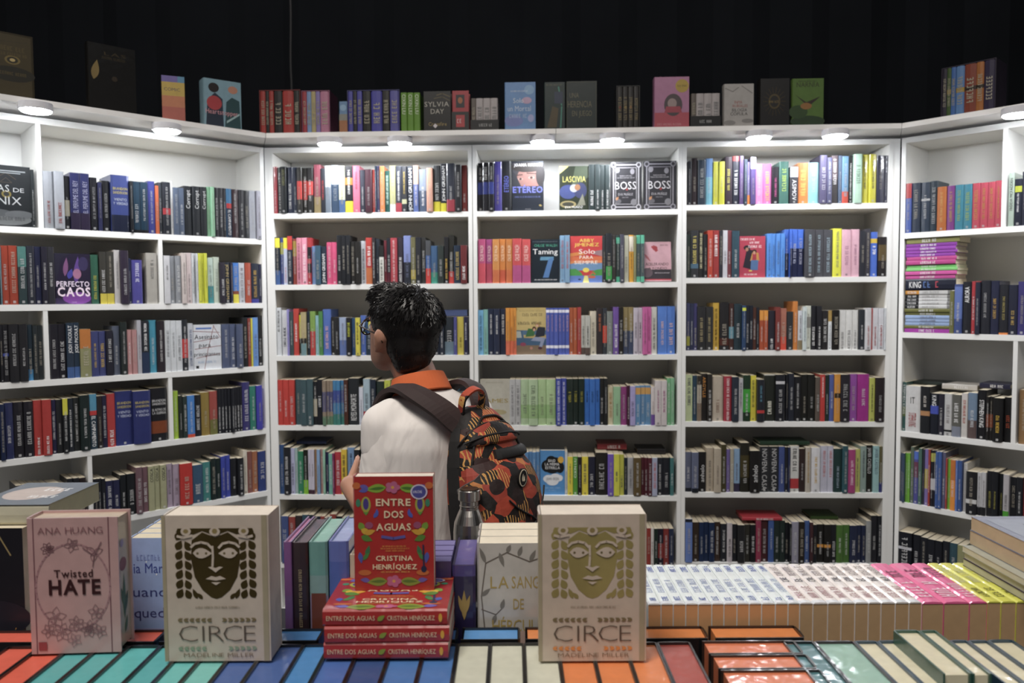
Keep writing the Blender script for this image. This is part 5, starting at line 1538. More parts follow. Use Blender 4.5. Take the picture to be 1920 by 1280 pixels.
second(894, 1036, 1018, 'a8a49e', 'grey flowered book with gold capitals left of the right mask book', kind='face', n=3, t=.042, page=hx('e8dcc4'), art=[('r', 0, 0, 1, .3, '8a94a0'), ('e', .7, .2, .4, .14, 'b09488')]+vine+[('t', .18, .42, .66, .09, '9a8440', 'LA'), ('t', .46, .98, .66, .09, '9a8440', 'SANGRE'), ('t', .48, .62, .50, .08, '9a8440', 'DE'), ('t', .2, .95, .33, .09, '9a8440', 'HÉRCULES'), ('l', (.6, .1), (.64, .25), .04, '7a6a28'), ('l', (.64, .1), (.58, .2), .03, '8a7420')])
# spine-up paperbacks
UPX = [1215, 1239.5, 1262.5, 1286, 1309.5, 1335, 1358, 1382.5, 1405.5, 1429, 1455, 1479, 1501, 1526, 1554, 1579.5, 1605.5, 1631, 1655, 1682, 1708, 1732.5, 1774, 1823, 1857, 1883, 1912, 1941, 1970, 2005, 2040, 2075, 2110]
for i, (a, b2) in enumerate(zip(UPX, UPX[1:])):
    ua, _ = tz(a, 1130, 1.02); ub, _ = tz(b2, 1130, 1.02); t = ub-ua-.0006
    if i < 12: c, cn, tx = 'c4d0dc', 'white-blue', [(.06, .16, hx('4a62b0'), '*', False, R_, .5), (.25, .6, hx('a8b4d4'), '*'), (.78, .96, hx('5a70c0'), '*', False, R_, .5)]
    elif i < 21: c, cn, tx = 'ccc4c0', 'pinkish white', [(.1, .4, hx('b88a8c'), '*'), (.5, .62, hx('4a4450'), '*', False, R_, .55), (.66, .95, hx('a89a98'), '*')]
    elif i < 24: c, cn, tx = 'c8487e', 'hot pink', [(.1, .5, hx('f0c8d8'), '*', False, R_, .6), (.6, .9, hx('8a2c58'), '*')]
    else: c, cn, tx = 'bcbc38', 'lime yellow', [(.1, .35, hx('6a6a20'), '*', False, R_, .5), (.45, .9, hx('dcdca0'), '*')]
    n = i if i < 12 else i-12 if i < 21 else i-21 if i < 24 else i-24
    make_book('paperback_book', '%s spine-up paperback, %s of its colour from left in the table row' % (cn, ordn(n)), TMX(ua, 1.3365, RZ) @ ROT('up', 0, 0, .13), t, .13, .2, hx(c, 1.5), [(.0, .06, hx('dfe4ea'))] if i < 21 else (), tx, page=hx('b89468') if i > 11 else hx('c8925c'), wrap=True, group='spine-up paperbacks on the table')
# flat pile at the right photo edge
u0, zt = td(1818, 990, 1.53); z = 1.0205
for i, (th, c, pg, lab) in enumerate(((.014, '3a2c40', 'c8c4a8', 'thin purple-covered book, lowest of the flat pile at the right edge'), (.014, '4a3a50', 'd0ccb0', 'thin dark book, second from bottom of the flat pile at the right edge'), (.012, 'a0a498', 'd8d4b8', 'thin pale book, third from bottom of the flat pile at the right edge'), (.028, '6a6a78', 'd0b890', 'thick cream-edged book, second from top of the flat pile'), (.027, '8a90a4', 'd0b890', 'thick grey-covered book on top of the flat pile at the right'))):
    o = (-.018, -.016, -.02, 0, .002)[i]
    make_book('hardcover_book', lab, TMX(u0+o+.165, 1.305-.01*(i < 3), z, math.pi/2) @ ROT('flat', th), th-.0004, .165, .225, hx(c, 1.2), page=hx(pg), wrap=True, art=[('r', .1, .1, .9, .9, '9aa0b0'), ('s', .2, .8, .5, .1, '5a5a68')] if i == 4 else None, artside='top', group='flat pile at the right edge')
    z += th
# thick book lying on the dark ones at the left photo edge
_, zt = td(0, 990, 1.345)
ua, _ = td(-60, 950, 1.36)
make_book('hardcover_book', 'thick book with grey photo cover lying flat at the left edge', TMX(ua, 1.36, zt+.001, .0) @ ROT('flat', .036), .036, .17, .142, hx('b8b49c', 1.2), page=hx('c8c49c'), wrap=True, artside='top', art=[('r', 0, 0, 1, 1, '5a6470'), ('e', .45, .5, .35, .3, 'b8a8a0'), ('s', .5, .95, .6, .12, 'e0e0e0'), ('s', .5, .9, .3, .1, 'e0e0e0')])
# ------------------------------------------------------------------ the boy (local frame: facing +y, his left is -x, origin on the floor)
TH = math.radians(40); BU, BD = (800-960)*1.95/F, 1.95
BM = TMX(BU, BD, 0, TH)
def sph(b, c, r, n=16, m=10, M=None):
    c = Vector(c); r = Vector(r if hasattr(r, '__len__') else (r, r, r)); M = M or Matrix.Identity(3)
    P = lambda i, j: c+M @ Vector((r.x*math.sin(math.pi*j/m)*math.cos(2*math.pi*i/n), r.y*math.sin(math.pi*j/m)*math.sin(2*math.pi*i/n), r.z*math.cos(math.pi*j/m)))
    for j in range(m):
        for i in range(n):
            if j == 0: b.face([P(0, 0), P(i, 1), P(i+1, 1)], (1, 1, 1))
            elif j == m-1: b.face([P(i, j), P(0, m), P(i+1, j)], (1, 1, 1))
            else: b.face([P(i, j), P(i, j+1), P(i+1, j+1), P(i+1, j)], (1, 1, 1))
def limb(b, pts, rad, sub=6, n=14, flat=False):
    """tapered rounded limb through joints"""
    P = [Vector(p) for p in pts]
    for (p, r), (q2, r2) in zip(zip(P, rad), zip(P[1:], rad[1:])):
        tube([p.lerp(q2, i/sub) for i in range(sub+1)], 0, (1, 1, 1), n, b, [r+(r2-r)*i/sub for i in range(sub+1)])
    for p, r in list(zip(P, rad))[:-1 if flat else None]: sph(b, p, r*1.0)
def loft(b, rings, n=28, e=2.2, cap=True):
    """rings (z, cx, cy, hw, hd)"""
    def pt(k, a):
        z, cx, cy, hw, hd = k; c, s = math.cos(a), math.sin(a)
        return (cx+hw*math.copysign(abs(c)**(2/e), c), cy+hd*math.copysign(abs(s)**(2/e), s), z)
    R = [[pt(k, 2*math.pi*i/n) for i in range(n)] for k in rings]
    for A, B in zip(R, R[1:]):
        for i in range(n): b.face([A[i], A[(i+1) % n], B[(i+1) % n], B[i]], (1, 1, 1))
    if cap: b.face(list(reversed(R[0])), (1, 1, 1)); b.face(R[-1], (1, 1, 1))
def melt(name, mb, mat, vox, smooth, parent, M=None):
    """weld overlapping closed shapes into one continuous skin"""
    me = mb.mesh(name, [mat]); bm = bmesh.new(); bm.from_mesh(me); bmesh.ops.remove_doubles(bm, verts=bm.verts, dist=1e-5); bmesh.ops.recalc_face_normals(bm, faces=bm.faces); bm.to_mesh(me); bm.free()
    o = bpy.data.objects.new(name+'_src', me); col.objects.link(o)
    r = o.modifiers.new('r', 'REMESH'); r.mode = 'VOXEL'; r.voxel_size = vox
    s = o.modifiers.new('s', 'SMOOTH'); s.factor = .5; s.iterations = smooth
    dg = bpy.context.evaluated_depsgraph_get(); out = bpy.data.meshes.new_from_object(o.evaluated_get(dg)); out.name = name
    bpy.data.objects.remove(o); bpy.data.meshes.remove(me)
    out.materials.clear(); out.materials.append(mat); out.polygons.foreach_set('use_smooth', [True]*len(out.polygons))
    return link(name, out, parent, M)
M_SKIN = plain('skin', hx('b8846a'), .5, noise=.06, scale=20); M_SKIN.node_tree.nodes['Principled BSDF'].inputs['Subsurface Weight'].default_value = .08
M_SKIN.node_tree.nodes['Principled BSDF'].inputs['Subsurface Radius'].default_value = (.01, .004, .002)
M_HAIR = plain('black_hair', (.008, .007, .007), .38, spec=.45)
M_SHIRT = plain('white_pique_cotton', (.82, .775, .74), .85, spec=.2, noise=.03, scale=6, bump=.10, bscale=700)
nt = M_SHIRT.node_tree; fb = [n for n in nt.nodes if n.type == 'BUMP'][0]
tc2 = N(nt, 'ShaderNodeTexCoord'); mp = N(nt, 'ShaderNodeMapping'); mp.inputs['Scale'].default_value = (9, 9, 3.5); nt.links.new(tc2.outputs['Object'], mp.inputs['Vector'])
fn2 = N(nt, 'ShaderNodeTexNoise', Scale=1.6, Detail=2.5); fn2.inputs['Distortion'].default_value = .8; nt.links.new(mp.outputs[0], fn2.inputs['Vector'])
fb2 = N(nt, 'ShaderNodeBump', Strength=.3, Distance=.03); nt.links.new(fn2.outputs[0], fb2.inputs['Height']); nt.links.new(fb.outputs[0], fb2.inputs['Normal']); nt.links.new(fb2.outputs[0], nt.nodes['Principled BSDF'].inputs['Normal'])
M_ORANGE = plain('orange_collar_cotton', hx('d8662c'), .85, spec=.2, noise=.05, scale=30, bump=.1, bscale=600)
M_NAVY = plain('navy_trousers', (.02, .025, .05), .8)
M_SHOE = plain('black_shoe', (.015, .015, .015), .5)
M_STRAP = plain('brown_strap_webbing', hx('43302f'), .75, noise=.08, scale=40, bump=.15, bscale=900)
M_BKNYL = plain('black_nylon', (.012, .011, .011), .65, bump=.1, bscale=500)
M_STEEL = plain('brushed_steel', (.55, .52, .48), .28, metal=1., noise=.05, scale=30)
M_FRAME = plain('tortoise_frame', hx('3a2414'), .25, noise=.5, scale=60)
boy = thing('person', 'boy with black hair and glasses, white polo shirt, browsing shelves with a backpack', 'person', BM)
HC = Vector((-.03, .094, 1.362)); HR = Matrix.Rotation(math.radians(5), 4, 'Z') @ Matrix.Rotation(math.radians(11), 4, 'X')
HM = Matrix.Translation(HC) @ HR                              # head frame: chin at z=0, crown at .216
body = MB(); hd = MB()
loft(hd, [(-.002, 0, .058, .012, .012), (.006, 0, .052, .028, .026), (.025, 0, .034, .046, .056), (.05, 0, .016, .056, .077), (.08, 0, .004, .064, .088), (.11, 0, 0, .070, .093), (.14, 0, -.003, .073, .096), (.17, 0, -.004, .069, .091), (.195, 0, -.005, .055, .073), (.21, 0, -.005, .03, .04), (.2155, 0, -.005, .008, .01)], 28, 2.1)
limb(hd, [(0, .088, .118), (0, .098, .10), (0, .107, .084)], [.009, .010, .012], 3)          # nose
sph(hd, (-.011, .098, .082), .008); sph(hd, (.011, .098, .082), .008)
sph(hd, (0, .083, .055), (.022, .010, .006)); sph(hd, (0, .082, .046), (.02, .010, .007)); sph(hd, (0, .072, .016), (.018, .014, .014))
sph(hd, (0, .078, .135), (.055, .016, .012))
for s in (-1, 1):
    sph(hd, (s*.074, -.010, .098), (.010, .017, .030), M=Matrix.Rotation(s*-.35, 3, 'Z')); sph(hd, (s*.078, -.018, .108), (.008, .018, .022), M=Matrix.Rotation(s*-.5, 3, 'Z')); sph(hd, (s*.072, -.002, .072), (.008, .009, .012))
body.add(hd, HM)
limb(body, [(0, 0, 1.27), (-.006, .040, 1.36), (-.022, .074, 1.43)], [.062, .053, .055])
loft(body, [(.80, 0, 0, .145, .095), (.9, 0, 0, .135, .09), (1.0, 0, 0, .132, .086), (1.1, 0, 0, .14, .09), (1.2, 0, -.005, .15, .092), (1.26, 0, -.01, .145, .08), (1.30, 0, -.008, .10, .062), (1.325, 0, 0, .055, .05)])
ARM = {-1: [(-.138, -.012, 1.262), (-.146, .004, 1.01), (-.150, .134, 1.085)], 1: [(.138, -.012, 1.262), (.150, .0, 1.02), (.06, .16, 1.09)]}
HAND = {-1: (.75, .6, .1), 1: (-.8, .5, .1)}
for s in (-1, 1):
    limb(body, [Vector(ARM[s][0])+Vector((-s*.012, 0, -.014)), *ARM[s][1:]], [.036, .034, .025])
    sp, ep, wp = [Vector(p) for p in ARM[s]]; fd = Vector(HAND[s]).normalized(); up = Vector((0, 0, 1)); sd = fd.cross(up).normalized()*(-s)
    palm = wp+fd*.045
    sph(body, palm, (.030, .014, .042), M=Matrix((up*1., sd*1., fd*1.)).transposed().to_3x3())
    for i, ln in enumerate((.062, .070, .066, .052)):
        a0 = palm+fd*.030+up*(.021-.014*i); limb(body, [a0, a0+fd*ln*.45-sd*.006, a0+fd*ln*.8-sd*.018, a0+fd*ln*.92-sd*.030], [.0085, .0082, .0075, .0065], 3, 8)
    limb(body, [wp+fd*.02+up*.022, wp+fd*.045+up*.042, wp+fd*.07+up*.050-sd*.006], [.011, .0095, .008], 3, 8)
for s in (-1, 1): limb(body, [(s*.075, 0, .80), (s*.085, .012, .44), (s*.085, -.005, .08)], [.082, .056, .04])
for s in (-1, 1): limb(body, [(s*.085, -.01, .045), (s*.095, .11, .03)], [.034, .028])
melt('body', body, M_SKIN, .0055, 5, boy)
# face details
for s in (-1, 1):
    e = MB(); sph(e, (s*.031, .081, .108), .0125); k = link('eye', e.mesh('eye', [plain('eye_white', (.7, .68, .66), .2)], True), boy, HM)
    e = MB(); sph(e, (s*.031, .0915, .108), (.0055, .003, .0055)); link('iris', e.mesh('iris', [plain('dark_iris', (.02, .012, .008), .1)], True), k)
    e = MB(); tube([(s*.014, .092, .126), (s*.03, .093, .131), (s*.05, .080, .126)], .0032, b=e); link('eyebrow', e.mesh('eyebrow', [M_HAIR], True), boy, HM)
e = MB(); sph(e, (0, .089, .055), (.020, .006, .0035)); sph(e, (0, .089, .049), (.017, .006, .0045)); link('lips', e.mesh('lips', [plain('lips', hx('9a5a50'), .45)], True), boy, HM)
# hair: a shaped cap and short tufts combed back and down
hb = MB(); sph(hb, (0, -.016, .152), (.087, .103, .084), 24, 16); sph(hb, (0, -.046, .10), (.070, .064, .072), 20, 14); sph(hb, (0, -.052, .06), (.052, .048, .055), 20, 14); sph(hb, (0, .042, .190), (.068, .066, .040), 20, 12)
ha = melt('hair', hb, M_HAIR, .007, 4, boy, HM)
hv = [v.co.copy() for v in ha.data.vertices]; hn = [v.normal.copy() for v in ha.data.vertices]
tf = MB(); rh = random.Random(3)
for k in range(4200):
    i = rh.randrange(len(hv)); p, n = hv[i], hn[i]
    if p.z < .035: continue
    top = p.z > .16
    crown = Vector((.01, -.045, .235)); flow = (p-crown); flow -= n*flow.dot(n)
    if flow.length < 1e-4: continue
    flow.normalize(); flow += Vector((rh.gauss(0, .3), rh.gauss(0, .3), rh.gauss(0, .25))); flow -= n*flow.dot(n)*.8; flow.normalize()
    L = rh.uniform(.014, .027) if top else rh.uniform(.006, .014); lift = rh.uniform(.10, .36) if top else rh.uniform(.03, .16)
    sd = n.cross(flow).normalized(); wv = rh.uniform(.0010, .0024)
    a = p-n*.002; m1 = a+flow*L*.5+n*L*lift*.8; m2 = a+flow*L+n*L*lift*.7
    for sg in (1,):
        tf.face([a-sd*wv, a+sd*wv, m1+sd*wv*.8, m1-sd*wv*.8], (1, 1, 1)); tf.face([m1-sd*wv*.8, m1+sd*wv*.8, m2], (1, 1, 1))
        tf.face([a+n*wv*.9, a-sd*wv, m1-sd*wv*.8, m1+n*wv*.9], (1, 1, 1)); tf.face([a+sd*wv, a+n*wv*.9, m1+n*wv*.9, m1+sd*wv*.8], (1, 1, 1))
        tf.face([m1+n*wv*.9, m1-sd*wv*.8, m2], (1, 1, 1)); tf.face([m1+sd*wv*.8, m1+n*wv*.9, m2], (1, 1, 1))
tag(link('hair_tufts', tf.mesh('hair_tufts', [M_HAIR], True), ha), kind='stuff')
# shirt
sh = MB()
loft(sh, [(.765, 0, 0, .165, .118), (.80, 0, 0, .165, .117), (.9, 0, 0, .158, .112), (1.0, 0, -.004, .160, .114), (1.1, 0, -.006, .168, .118), (1.2, 0, -.012, .174, .116), (1.255, 0, -.014, .167, .100), (1.292, 0, -.010, .125, .078), (1.318, 0, .006, .085, .068), (1.332, 0, .018, .066, .060)], 32, 2.35)
for s in (-1, 1):
    a, b_, c_ = [Vector(p) for p in ARM[s]]
    limb(sh, [a+Vector((-s*.03, 0, .010)), a+Vector((s*.000, 0, -.006)), a.lerp(b_, .25)], [.048, .052, .050])
melt('shirt', sh, M_SHIRT, .008, 9, boy)
for s in (-1, 1):
    a, b_, c_ = [Vector(p) for p in ARM[s]]; sl = MB()
    limb(sl, [a+Vector((-s*.030, -.006, .010)), a+Vector((-s*.010, -.006, -.02)), a.lerp(b_, .35)+Vector((-s*.010, -.006, 0)), a.lerp(b_, .78)+Vector((-s*.008, -.002, 0))], [.044, .053, .060, .064], flat=True)
    melt('sleeve', sl, M_SHIRT, .007, 6, boy)
# collar: folded orange band, lower at the front
cb = MB(); n = 48
prof = [(.056, .048), (.060, .052), (.066, .050), (.072, .030), (.079, .004), (.077, .001), (.069, .024), (.062, .040), (.058, .020), (.056, .048)]
CM = Matrix.Translation((-.004, .022, 1.312)) @ Matrix.Rotation(math.radians(-17), 4, 'X')
for (r0, z0), (r1, z1) in zip(prof, prof[1:]):
    for i in range(n):
        a0 = math.pi/2+.10+(2*math.pi-.2)*i/n; a1 = math.pi/2+.10+(2*math.pi-.2)*(i+1)/n
        cb.face([CM @ Vector((r0*math.cos(a0)*1.02, r0*math.sin(a0), z0)), CM @ Vector((r0*math.cos(a1)*1.02, r0*math.sin(a1), z0)), CM @ Vector((r1*math.cos(a1)*1.02, r1*math.sin(a1), z1)), CM @ Vector((r1*math.cos(a0)*1.02, r1*math.sin(a0), z1))], (1, 1, 1))
link('collar', cb.mesh('collar', [M_ORANGE], True), boy)['label'] = 'orange folded collar'
tr = MB(); loft(tr, [(.70, 0, 0, .15, .105), (.76, 0, 0, .155, .11), (.84, 0, 0, .152, .108)])
for s in (-1, 1): limb(tr, [(s*.076, 0, .76), (s*.085, .012, .44), (s*.085, -.004, .07)], [.094, .072, .062])
melt('trousers', tr, M_NAVY, .01, 6, boy)
for s in (-1, 1):
    so = MB(); loft(so, [(.0, s*.09, .045, .042, .125), (.018, s*.09, .045, .044, .127), (.03, s*.09, .045, .043, .125), (.055, s*.09, .025, .040, .10), (.085, s*.088, -.015, .038, .058), (.10, s*.088, -.018, .036, .05)], 24, 2.6); melt('shoe', so, M_SHOE, .006, 4, boy)
# glasses
gl = thing('eyeglasses', 'round dark tortoiseshell glasses worn by the boy', 'glasses', BM @ HM)
for s in (-1, 1):
    rm = MB(); ring = [(s*.033+.024*math.cos(a), .103-.006*abs(math.cos(a))*(1 if s*math.cos(a) > 0 else .2), .106+.021*math.sin(a)) for a in [k*math.pi*2/24 for k in range(25)]]
    tube(ring, .0022, b=rm); link('rim', rm.mesh('rim', [M_FRAME], True), gl)
    ln = MB(); ln.face([(p[0], p[1]-.0003, p[2]) for p in ring[:-1]], (1, 1, 1)); gm, nt, bs = nodemat('lens'); bs.inputs['Base Color'].default_value = (.95, .97, 1, 1); bs.inputs['Transmission Weight'].default_value = 1; bs.inputs['Roughness'].default_value = .02; bs.inputs['IOR'].default_value = 1.05
    link('lens', ln.mesh('lens', [gm]), gl)
    ta = MB(); tube([(s*.057, .098, .114), (s*.074, .08, .114), (s*.080, .02, .112), (s*.080, -.012, .112), (s*.078, -.03, .095)], .0022, b=ta); link('temple_arm', ta.mesh('temple_arm', [M_FRAME], True), gl)
br = MB(); tube([(-.010, .102, .112), (0, .108, .115), (.010, .102, .112)], .002, b=br); link('bridge', br.mesh('bridge', [M_FRAME], True), gl)
# ------------------------------------------------------------------ backpack
PX = Vector((.042, -.126, 1.300)); PM = Matrix.Translation(PX) @ Matrix.Rotation(math.radians(7), 4, 'Z') @ Matrix.Rotation(math.radians(-8), 4, 'X')   # pack frame: top at z=0, hangs down, outward is -y
pack = thing('backpack', 'orange, red and black leaf-print backpack worn by the boy', 'backpack', BM @ PM)
SEC = [(-.41, .112, .085), (-.40, .124, .105), (-.37, .132, .122), (-.28, .136, .134), (-.20, .133, .130), (-.13, .122, .116), (-.08, .106, .096), (-.045, .086, .074), (-.022, .066, .054), (-.010, .046, .036), (-.003, .026, .02)]
def sec(z):
    for (z0, w0, d0), (z1, w1, d1) in zip(SEC, SEC[1:]):
        if z0 <= z <= z1: t = (z-z0)/(z1-z0); return w0+(w1-w0)*t, d0+(d1-d0)*t
    return SEC[-1][1:] if z > 0 else SEC[0][1:]
def pp(a, z, off=0.):
    """a: 0 = right edge .. pi = left edge round the outside"""
    w2, d2 = sec(z); w2 *= .84; d2 *= .76; c, s = math.cos(a), math.sin(a); ce = math.copysign(abs(c)**.72, c); se = abs(s)**.72
    n = Vector((c/w2, -s/d2, 0)).normalized(); return Vector((w2*ce, -d2*se-.006, z))+n*off
def patterned():
    m, nt, b = nodemat('leaf_print_fabric'); L = nt.links; tc = N(nt, 'ShaderNodeTexCoord')
    wn = N(nt, 'ShaderNodeTexNoise', Scale=9., Detail=2.); L.new(tc.outputs['Object'], wn.inputs['Vector'])
    ad = N(nt, 'ShaderNodeMix', data_type='VECTOR'); ad.inputs[0].default_value = .035; L.new(tc.outputs['Object'], ad.inputs[4]); L.new(wn.outputs['Color'], ad.inputs[5])
    vo = N(nt, 'ShaderNodeTexVoronoi', Scale=34., feature='F1'); vo.inputs['Randomness'].default_value = .95; L.new(ad.outputs[1], vo.inputs['Vector'])
    rp = N(nt, 'ShaderNodeValToRGB'); rp.color_ramp.interpolation = 'CONSTANT'
    sx = N(nt, 'ShaderNodeSeparateColor'); L.new(vo.outputs['Color'], sx.inputs[0]); L.new(sx.outputs[0], rp.inputs[0])
    cols = [(0, '1a1210'), (.30, '98301a'), (.44, '3a1c1a'), (.58, 'b8421e'), (.72, '1c1412'), (.84, 'a8381a'), (.94, 'b8702c')]
    el = rp.color_ramp.elements; el[0].color = (*hx(cols[0][1]), 1); el[1].position = cols[1][0]; el[1].color = (*hx(cols[1][1]), 1)
    for p, c in cols[2:]: k = el.new(p); k.color = (*hx(c), 1)
    wv = N(nt, 'ShaderNodeTexWave', Scale=38., Distortion=5., wave_type='RINGS'); wv.inputs['Detail Scale'].default_value = 3.; L.new(vo.outputs['Position'], wv.inputs['Vector'])
    wv2 = N(nt, 'ShaderNodeTexWave', Scale=46., Distortion=4.); L.new(ad.outputs[1], wv2.inputs['Vector'])
    gt = N(nt, 'ShaderNodeMath', operation='GREATER_THAN'); gt.inputs[1].default_value = .70; L.new(wv2.outputs[0], gt.inputs[0])
    g2 = N(nt, 'ShaderNodeMath', operation='GREATER_THAN'); g2.inputs[1].default_value = .66; L.new(sx.outputs[1], g2.inputs[0])
    ml = N(nt, 'ShaderNodeMath', operation='MULTIPLY'); L.new(gt.outputs[0], ml.inputs[0]); L.new(g2.outputs[0], ml.inputs[1])
    mx = N(nt, 'ShaderNodeMix', data_type='RGBA'); L.new(ml.outputs[0], mx.inputs[0]); L.new(rp.outputs[0], mx.inputs[6]); mx.inputs[7].default_value = (*hx('c89040'), 1)
    v2 = N(nt, 'ShaderNodeTexVoronoi', Scale=17., feature='F1'); L.new(ad.outputs[1], v2.inputs['Vector'])
    lt = N(nt, 'ShaderNodeMath', operation='LESS_THAN'); lt.inputs[1].default_value = .30; L.new(v2.outputs[0], lt.inputs[0])
    m2 = N(nt, 'ShaderNodeMix', data_type='RGBA'); L.new(lt.outputs[0], m2.inputs[0]); L.new(mx.outputs[2], m2.inputs[6]); m2.inputs[7].default_value = (*hx('2a1614'), 1)
    L.new(m2.outputs[2], b.inputs['Base Color']); b.inputs['Roughness'].default_value = .7
    nb = N(nt, 'ShaderNodeTexNoise', Scale=22., Detail=3.); L.new(tc.outputs['Object'], nb.inputs['Vector']); bu = N(nt, 'ShaderNodeBump', Strength=.5, Distance=.01); L.new(nb.outputs[0], bu.inputs['Height']); L.new(bu.outputs[0], b.inputs['Normal'])
    return m
M_PAT = patterned()
pb = MB(); nz = 26; na = 28; zs_ = [-.003-.407*(1-i/nz)**1.5 for i in range(nz+1)]
G = [[pp(math.pi*j/na, z) for j in range(na+1)] for z in zs_]
for A, B in zip(G, G[1:]):
    for j in range(na): pb.face([A[j+1], A[j], B[j], B[j+1]], (1, 1, 1))
    pb.face([A[0], A[-1], B[-1], B[0]], (1, 1, 1))
pb.face(G[0], (1, 1, 1)); pb.face(list(reversed(G[-1])), (1, 1, 1))
o = link('main_compartment', pb.mesh('main_compartment', [M_PAT], True), pack)
bm = bmesh.new(); bm.from_mesh(o.data); bmesh.ops.remove_doubles(bm, verts=bm.verts, dist=1e-5); bmesh.ops.recalc_face_normals(bm, faces=bm.faces); bm.to_mesh(o.data); bm.free()
def patch(name, a0, a1, za, zb, off, mat, n=14, m=12, bulge=0.):
    """padded panel lying on the outer face; za(t)/zb(t) give lower and upper edge"""
    b = MB(); g = []
    for i in range(m+1):
        v = i/m; row = []
        for j in range(n+1):
            u = j/n; z = za(u)+(zb(u)-za(u))*v; k = (16*u*(1-u)*v*(1-v))**.5
            row.append(pp(a0+(a1-a0)*u, z, off+bulge*min(1, k)))
        g.append(row)
    for A, B in zip(g, g[1:]):
        for j in range(n): b.face([A[j+1], A[j], B[j], B[j+1]], (1, 1, 1))
    lo = [[p-(Vector((0, -1, 0))*(off+bulge+.002)) for p in r_] for r_ in (g[0], g[-1])]
    for j in range(n): b.face([g[0][j], g[0][j+1], lo[0][j+1], lo[0][j]], (1, 1, 1)); b.face([g[-1][j+1], g[-1][j], lo[1][j], lo[1][j+1]], (1, 1, 1))
    for rI in (0, -1):
        for A, B in zip(g, g[1:]): b.face([A[rI], B[rI], B[rI]-Vector((0, -1, 0))*(off+.002), A[rI]-Vector((0, -1, 0))*(off+.002)], (1, 1, 1))
    return link(name, b.mesh(name, [mat], True), pack)
patch('front_pocket', .55, 2.75, lambda u: -.385, lambda u: -.128-.02*abs(u-.5), .006, M_PAT, bulge=.030)
patch('upper_pocket', .75, 2.5, lambda u: -.095, lambda u: -.04-.02*abs(u-.5)*2, .004, M_PAT, bulge=.010)
patch('flap_band', .45, 1.75, lambda u: -.132, lambda u: -.108, .009, M_BKNYL, bulge=.008)
patch('side_panel', 2.80, 3.10, lambda u: -.40, lambda u: -.05, .002, M_BKNYL)
def ztube(name, pts, r, mat): return link(name, tube(pts, r).mesh(name, [mat], True), pack)
ztube('zipper', [pp(.35+2.5*i/20, -.045-.045*abs(i/10-1)**2.2, .005) for i in range(21)], .0022, M_BKNYL)
ztube('zipper', [pp(.65+1.95*i/20, -.072-.014*abs(i/10-1)**2, .013) for i in range(21)], .0026, M_BKNYL)
ztube('zipper', [pp(.25+2.6*i/24, -.03-.33*abs(i/12-1)**3, .003) for i in range(25)], .003, M_BKNYL)
for a, b_ in (((1.0, -.21), (1.8, -.34)), ((1.8, -.22), (1.05, -.34))):
    ztube('elastic_cord', [pp(a[0]+(b_[0]-a[0])*i/10, a[1]+(b_[1]-a[1])*i/10, .038) for i in range(11)], .0022, M_BKNYL)
# oval patch with a dark emblem
c0 = pp(1.55, -.178, .0385); nx = (pp(1.55, -.178, .05)-pp(1.55, -.178, .03)).normalized()
tx_ = Vector((0, 0, 1)).cross(nx).normalized(); ty_ = nx.cross(tx_)
def oval(a, b_, off, c, rot=-.35):
    k = MB(); n = 28; P = []
    for i in range(n):
        x, y = a*math.cos(2*math.pi*i/n), b_*math.sin(2*math.pi*i/n); x, y = x*math.cos(rot)-y*math.sin(rot), x*math.sin(rot)+y*math.cos(rot)
        P.append(c0+tx_*x+ty_*y+nx*off)
    Q = [p-nx*.006 for p in P]; k.face(P, c); 
    for i in range(n): k.face([Q[i], Q[(i+1) % n], P[(i+1) % n], P[i]], c)
    return k
lp = link('logo_patch', oval(.015, .022, 0, hx('0c0a0a')).mesh('logo_patch', [M_INK]), pack)
link('patch_ring', oval(.013, .020, .0006, hx('d8ccb0')).mesh('patch_ring', [M_INK]), lp); link('patch_field', oval(.011, .0175, .0012, hx('100c0c')).mesh('patch_field', [M_INK]), lp)
em = MB(); cover_art(em, [('l', (.2, .2), (.5, .85), .12, 'd8ccb0'), ('l', (.45, .15), (.75, .7), .12, 'd8ccb0'), ('k', [(.25, .3), (.7, .3)], .06, 'd8ccb0')], lambda u, v, k: c0+tx_*(u-.009)+ty_*(v-.014)+nx*(.0016+k*.00003), .018, .028); link('patch_emblem', em.mesh('patch_emblem', [M_INK]), lp)
# straps follow the shoulders (pack frame)
PI_ = PM.inverted()
def ribbon(name, pts, wv, th, mat, nrm, parent=pack, label=None):
    P = [PI_ @ Vector(p) for p in pts]
    # smooth the path
    Q = []
    for i in range(len(P)-1):
        p0, p1, p2_, p3 = P[max(i-1, 0)], P[i], P[i+1], P[min(i+2, len(P)-1)]
        for k in range(6):
            t = k/6; Q.append(.5*((2*p1)+(p2_-p0)*t+(2*p0-5*p1+4*p2_-p3)*t*t+(3*p1-p0-3*p2_+p3)*t**3))
    Q.append(P[-1]); b = MB(); R = []
    for i, p in enumerate(Q):
        t = (Q[min(i+1, len(Q)-1)]-Q[max(i-1, 0)]).normalized(); s = PI_.to_3x3() @ Vector(nrm(i/(len(Q)-1))); s = (s-t*s.dot(t)).normalized(); n = s.cross(t).normalized()
        R.append([p+s*wv+n*th*.5, p+s*wv*.0+n*th, p-s*wv+n*th*.5, p-s*wv-n*th*.5, p-n*th*.6, p+s*wv-n*th*.5])
    for A, B in zip(R, R[1:]):
        for k in range(6): b.face([A[k], A[(k+1) % 6], B[(k+1) % 6], B[k]], (1, 1, 1))
    b.face(list(reversed(R[0])), (1, 1, 1)); b.face(R[-1], (1, 1, 1))
    me = b.mesh(name, [mat], False); o = link(name, me, parent); return o
